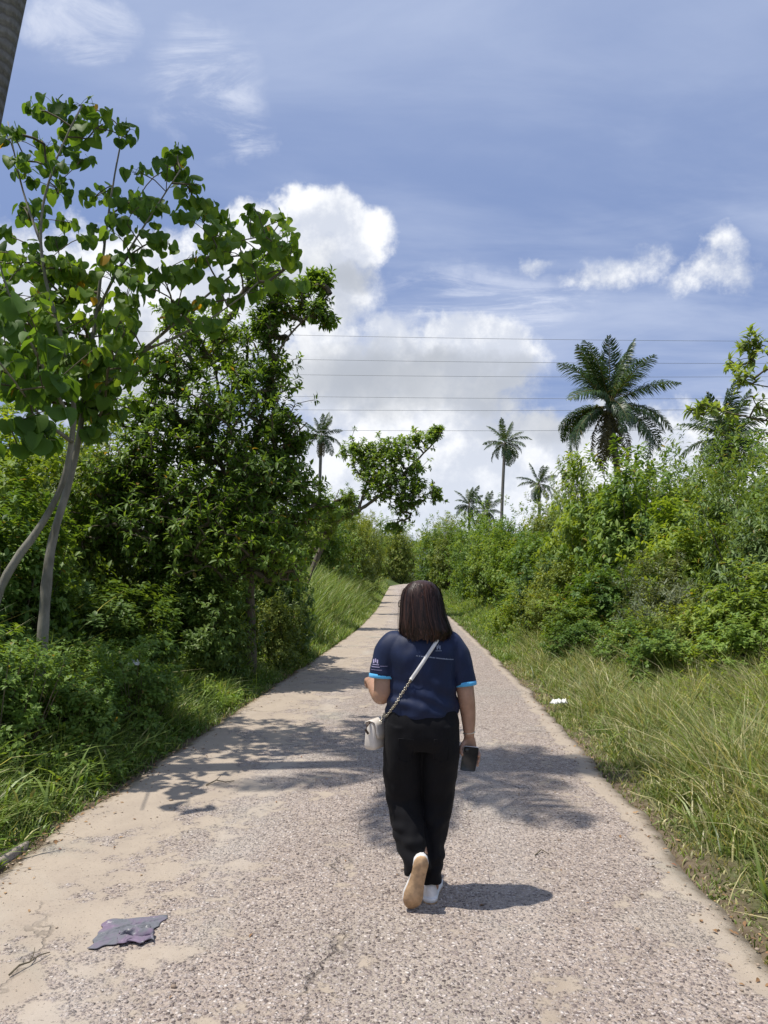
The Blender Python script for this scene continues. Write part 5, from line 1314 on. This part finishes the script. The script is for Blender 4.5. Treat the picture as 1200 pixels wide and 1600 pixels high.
    for z_ in zs:
        op = sstep(z_, 1.535, 1.50)
        def tq(q): return math.pi + (q - math.pi) * (1.40 - .40 * op) if z_ > 1.5 else q
        outer = [hp(tq(q), z_, .0025 * math.sin(q * 23) + .0018 * math.sin(q * 51 + z_ * 30)) for q in th]
        inner = [np.array([o[0] * .80, (o[1]) * .80 + .002, o[2] - .002]) for o in outer[::-1]]
        rows.append(outer + inner)
    V = np.array(rows).reshape(-1, 3); m = 80; n = len(zs); i = np.arange(n - 1)[:, None] * m; j = np.arange(m)[None]; k = (j + 1) % m
    hb.add(V, np.stack([i + j, i + m + j, i + m + k, i + k], -1).reshape(-1, 4)); b0 = (n - 1) * m
    hb.add(V[b0:], [(q, q + 1, 78 - q, 79 - q) for q in range(39)])
    ho = part('hair', hb.mesh('hair', M['hair']), None, root)
    r = np.random.default_rng(77); sbk = MB()
    for _ in range(2300):
        q = r.uniform(R(50), R(310)); z0 = r.uniform(1.40, 1.555); z1 = 1.283 + r.normal() * .011; off = r.uniform(.0005, .0065) + (r.uniform(0, .012) if r.uniform() < .05 else 0); sw = r.normal() * .14
        if q < R(62) or q > R(298): z0 = min(z0, 1.52)
        mm = 9; us = np.linspace(0, 1, mm); L_ = []; R_ = []; wd = r.uniform(.0010, .0024)
        for u in us:
            zz = z0 + (z1 - z0) * u; qq = q + sw * u * u + .012 * math.sin(u * 9 + q * 7)
            o_ = off + (.004 * r.normal() if u == 1 else 0) - .004 * max(0, u - .85) / .15
            L_.append(hp(qq - wd / .11, zz, o_)); R_.append(hp(qq + wd / .11, zz, o_ + .0006))
        V = np.array([p for pr in zip(L_, R_) for p in pr]); sbk.add(V, [(2 * a_, 2 * a_ + 1, 2 * a_ + 3, 2 * a_ + 2) for a_ in range(mm - 1)])
    part('hair_strands', sbk.mesh('hair_strands', M['hair'], True), None, ho, kind='stuff')
    # ---- glasses
    gl = MB(); lens = []
    for s in (-1, 1):
        c = hc + fs * s * .035 + fd * .108 + np.array([0, 0, .002]); a_ = np.linspace(0, 2 * math.pi, 25)
        gl.tube([c + fs * math.cos(q) * .025 + np.array([0, 0, math.sin(q) * .021]) for q in a_], .0022, 6, cap=False)
        lens.append([c + fs * math.cos(q) * .024 + np.array([0, 0, math.sin(q) * .020]) for q in a_[:-1]])
        e = hc + fs * s * .060 + fd * .106 + np.array([0, 0, .008]); gl.tube([e, hc + fs * s * .082 + fd * .085 + (0, 0, .009), hc + fs * s * .083 + fd * .02 + (0, 0, .008), hc + fs * s * .080 + fd * -.012 + (0, 0, -.004)], .0020, 5)
    gl.tube([hc + fs * -.011 + fd * .108 + (0, 0, .006), hc + fd * .112 + (0, 0, .009), hc + fs * .011 + fd * .108 + (0, 0, .006)], .0018, 5)
    go = part('glasses', gl.mesh('glasses', M['glass_frame']), None, root)
    for l_ in lens: part('lens', mk_mesh('lens', l_, [[list(range(24))]], False, M['lens']), None, go)
    br = MB(); a_ = np.linspace(0, 2 * math.pi, 29); br.tube([np.array([.2338 + math.cos(q) * .029, math.sin(q) * .025, .802 + .003 * math.cos(q)]) for q in a_], .0028, 6, cap=False)
    part('bracelet', br.mesh('bracelet', M['metal']), None, root)
    return SB, TB
SB, TB = woman()

# ------------------------------------------------------------------ phone in her hand
def phone():
    c = np.array([.231, -.030, .682])
    root = thing('phone', PO + c, 'dark phone with a pale rim held in the right hand of the woman', 'phone')
    rot = Matrix.Rotation(R(8), 3, 'Y') @ Matrix.Rotation(R(14), 3, 'X') @ Matrix.Rotation(R(6), 3, 'Z')
    def rounded(w, h, d, rad):
        pts = []
        for cx, cz, a0 in ((w - rad, h - rad, 0), (-w + rad, h - rad, 90), (-w + rad, -h + rad, 180), (w - rad, -h + rad, 270)):
            for q in np.linspace(a0, a0 + 90, 6): pts.append((cx + rad * math.cos(R(q)), cz + rad * math.sin(R(q))))
        n = len(pts); V = [(x, -d, z) for x, z in pts] + [(x, d, z) for x, z in pts]
        V = [tuple(rot @ Vector(v)) for v in V]
        return V, [[(i, (i + 1) % n, n + (i + 1) % n, n + i) for i in range(n)]], [[tuple(range(n)), tuple(range(2 * n - 1, n - 1, -1))]]
    V, q, c2 = rounded(.0375, .064, .0040, .008); part('phone_body', mk_mesh('phone_body', V, [q[0], c2[0]], False, M['phone']), None, root)
    V, q, c2 = rounded(.0385, .065, .0028, .009); part('rim', mk_mesh('rim', V, [q[0], c2[0]], False, M['phone_edge']), None, root)
    mb = MB(); p = np.array(rot @ Vector((-.020, -.0045, .046))); R3 = np.array(rot)
    mb.box(p, (.010, .0012, .010), R3); part('camera_bump', mb.mesh('camera_bump', M['phone'], False), None, root)
phone()

# ------------------------------------------------------------------ shoulder bag
def bag():
    c = np.array([-.224, .020, .800]); root = thing('shoulder_bag', PO + c, 'small cream shoulder bag at her left hip on a strap across the back', 'bag')
    yaw = R(62); ax = np.array([math.cos(yaw), math.sin(yaw), 0]); ay = np.array([-math.sin(yaw), math.cos(yaw), 0])
    mb = MB(); zz = [-.072, -.068, -.05, 0, .045, .060, .064]
    P = [np.array([0, 0, q]) for q in zz]
    loft(mb, P, [.070, .078, .083, .082, .078, .072, .06], [.024, .034, .038, .034, .026, .018, .008], ref=tuple(ax), sides=40, p=4.5)
    part('bag_body', mb.mesh('bag_body', M['leather']), None, root)
    fl = MB(); rows = []
    for (o, z_) in ((-.030, .052), (-.022, .064), (.0, .070), (.026, .064), (.034, .045), (.0385, .01), (.041, -.012)):
        for u in np.linspace(-1, 1, 9):
            drop = -.012 * (1 - u * u) if z_ < 0 else 0
            rows.append(-ay * o * 1.06 + ax * u * (.078 if z_ > -.01 else .070) + np.array([0, 0, z_ + drop]))
    fl.add(rows, [(i * 9 + j, i * 9 + j + 1, (i + 1) * 9 + j + 1, (i + 1) * 9 + j) for i in range(6) for j in range(8)])
    f_ = solid(part('flap', fl.mesh('flap', M['leather']), None, root), .003)
    ck = MB(); loft(ck, [-ay * .043 + (0, 0, -.010), -ay * .047 + (0, 0, -.010)], [.008, .007], sides=12, ref=(0, 0, 1)); part('clasp', ck.mesh('clasp', M['metal']), None, f_)
    hl = MB(); e0 = -ax * .080 + np.array([0, 0, .035])
    hl.tube([e0 + (0, 0, .030), e0 - ax * .014 + (-.004, 0, .016), e0 - ax * .016 + (-.010, 0, -.008), e0 - ax * .006 + (-.004, 0, -.026)], .0065, 8); part('dark_loop', hl.mesh('dark_loop', M['brown']), None, root)  # dark brown loop at one end of the bag
    # strap across the back: flat leather above, chain below
    def back(x, z_, off):
        best = None
        for t_ in (SB, TB):
            h = t_.ray_cast(Vector((x, -1, z_)), Vector((0, 1, 0)))
            if h[0] is not None and (best is None or h[0].y < best): best = h[0].y
        return np.array([x, (best if best is not None else .02) - off, z_])
    up_ = [back(x, z_, .005) for x, z_ in zip(np.linspace(.090, -.060, 16), np.linspace(1.292, 1.078, 16))]
    ov = [np.array([.098, .055, 1.296]), np.array([.098, .02, 1.318]), np.array([.096, -.02, 1.322]), np.array([.094, -.055, 1.312])]
    pts = np.array(ov + up_); dirn = unit(np.gradient(pts, axis=0)); sb = MB(); rows = []
    for p, d in zip(pts, dirn):
        nrm = unit(np.array([0, -1, 0.0]) if p[2] < 1.29 else np.array([0, -.4, 1.0])); w = unit(np.cross(d, nrm)) * .0085
        rows += [p - w, p + w, p + w + nrm * .003, p - w + nrm * .003]
    n = len(pts); i = np.arange(n - 1)[:, None] * 4; j = np.arange(4)[None]; k = (j + 1) % 4
    sb.add(rows, np.stack([i + j, i + k, i + 4 + k, i + 4 + j], -1).reshape(-1, 4), [(0, 1, 2, 3), ((n - 1) * 4 + 3, (n - 1) * 4 + 2, (n - 1) * 4 + 1, (n - 1) * 4)])
    part('strap', sb.mesh('strap', M['strap'], False, c), None, root)
    lo = [back(x, z_, .008) for x, z_ in zip(np.linspace(-.060, -.176, 22), np.linspace(1.078, .895, 22))] + [c + (.030, -.045, .085), c + (.018, -.062, .066)]
    fr = []
    for x, z_ in zip(np.linspace(.10, -.17, 20), np.linspace(1.27, .90, 20)):
        h = SB.ray_cast(Vector((x, 1, z_)), Vector((0, -1, 0))); fr.append(np.array([x, (h[0].y if h[0] is not None else .12) + .008, z_]))
    fr = [np.array([.098, .055, 1.296])] + fr + [c + (.03, .075, .070)]
    def chain(path):
        path = np.array(path); s = np.concatenate([[0], np.cumsum(np.linalg.norm(np.diff(path, axis=0), axis=1))]); mb_ = MB(); q = np.arange(0, s[-1], .0105)
        P = np.stack([np.interp(q, s, path[:, a]) for a in range(3)], -1); T = unit(np.gradient(P, axis=0))
        for a, (p, t_) in enumerate(zip(P, T)):
            n_ = np.array([0, -1.0, 0]); w = unit(np.cross(t_, n_)); v = w if a % 2 else unit(np.cross(w, t_)); v = v * .8 + w * .35; ang = np.linspace(0, 2 * math.pi, 11)
            mb_.tube([p + t_ * math.cos(x) * .0082 + v * math.sin(x) * .0052 for x in ang], .0018, 4, cap=False)
        return mb_
    part('chain', chain(lo).mesh('chain', M['metal'], True, c), None, root, kind='stuff')
    part('chain', chain(fr).mesh('chain', M['metal'], True, c), None, root, kind='stuff')
bag()
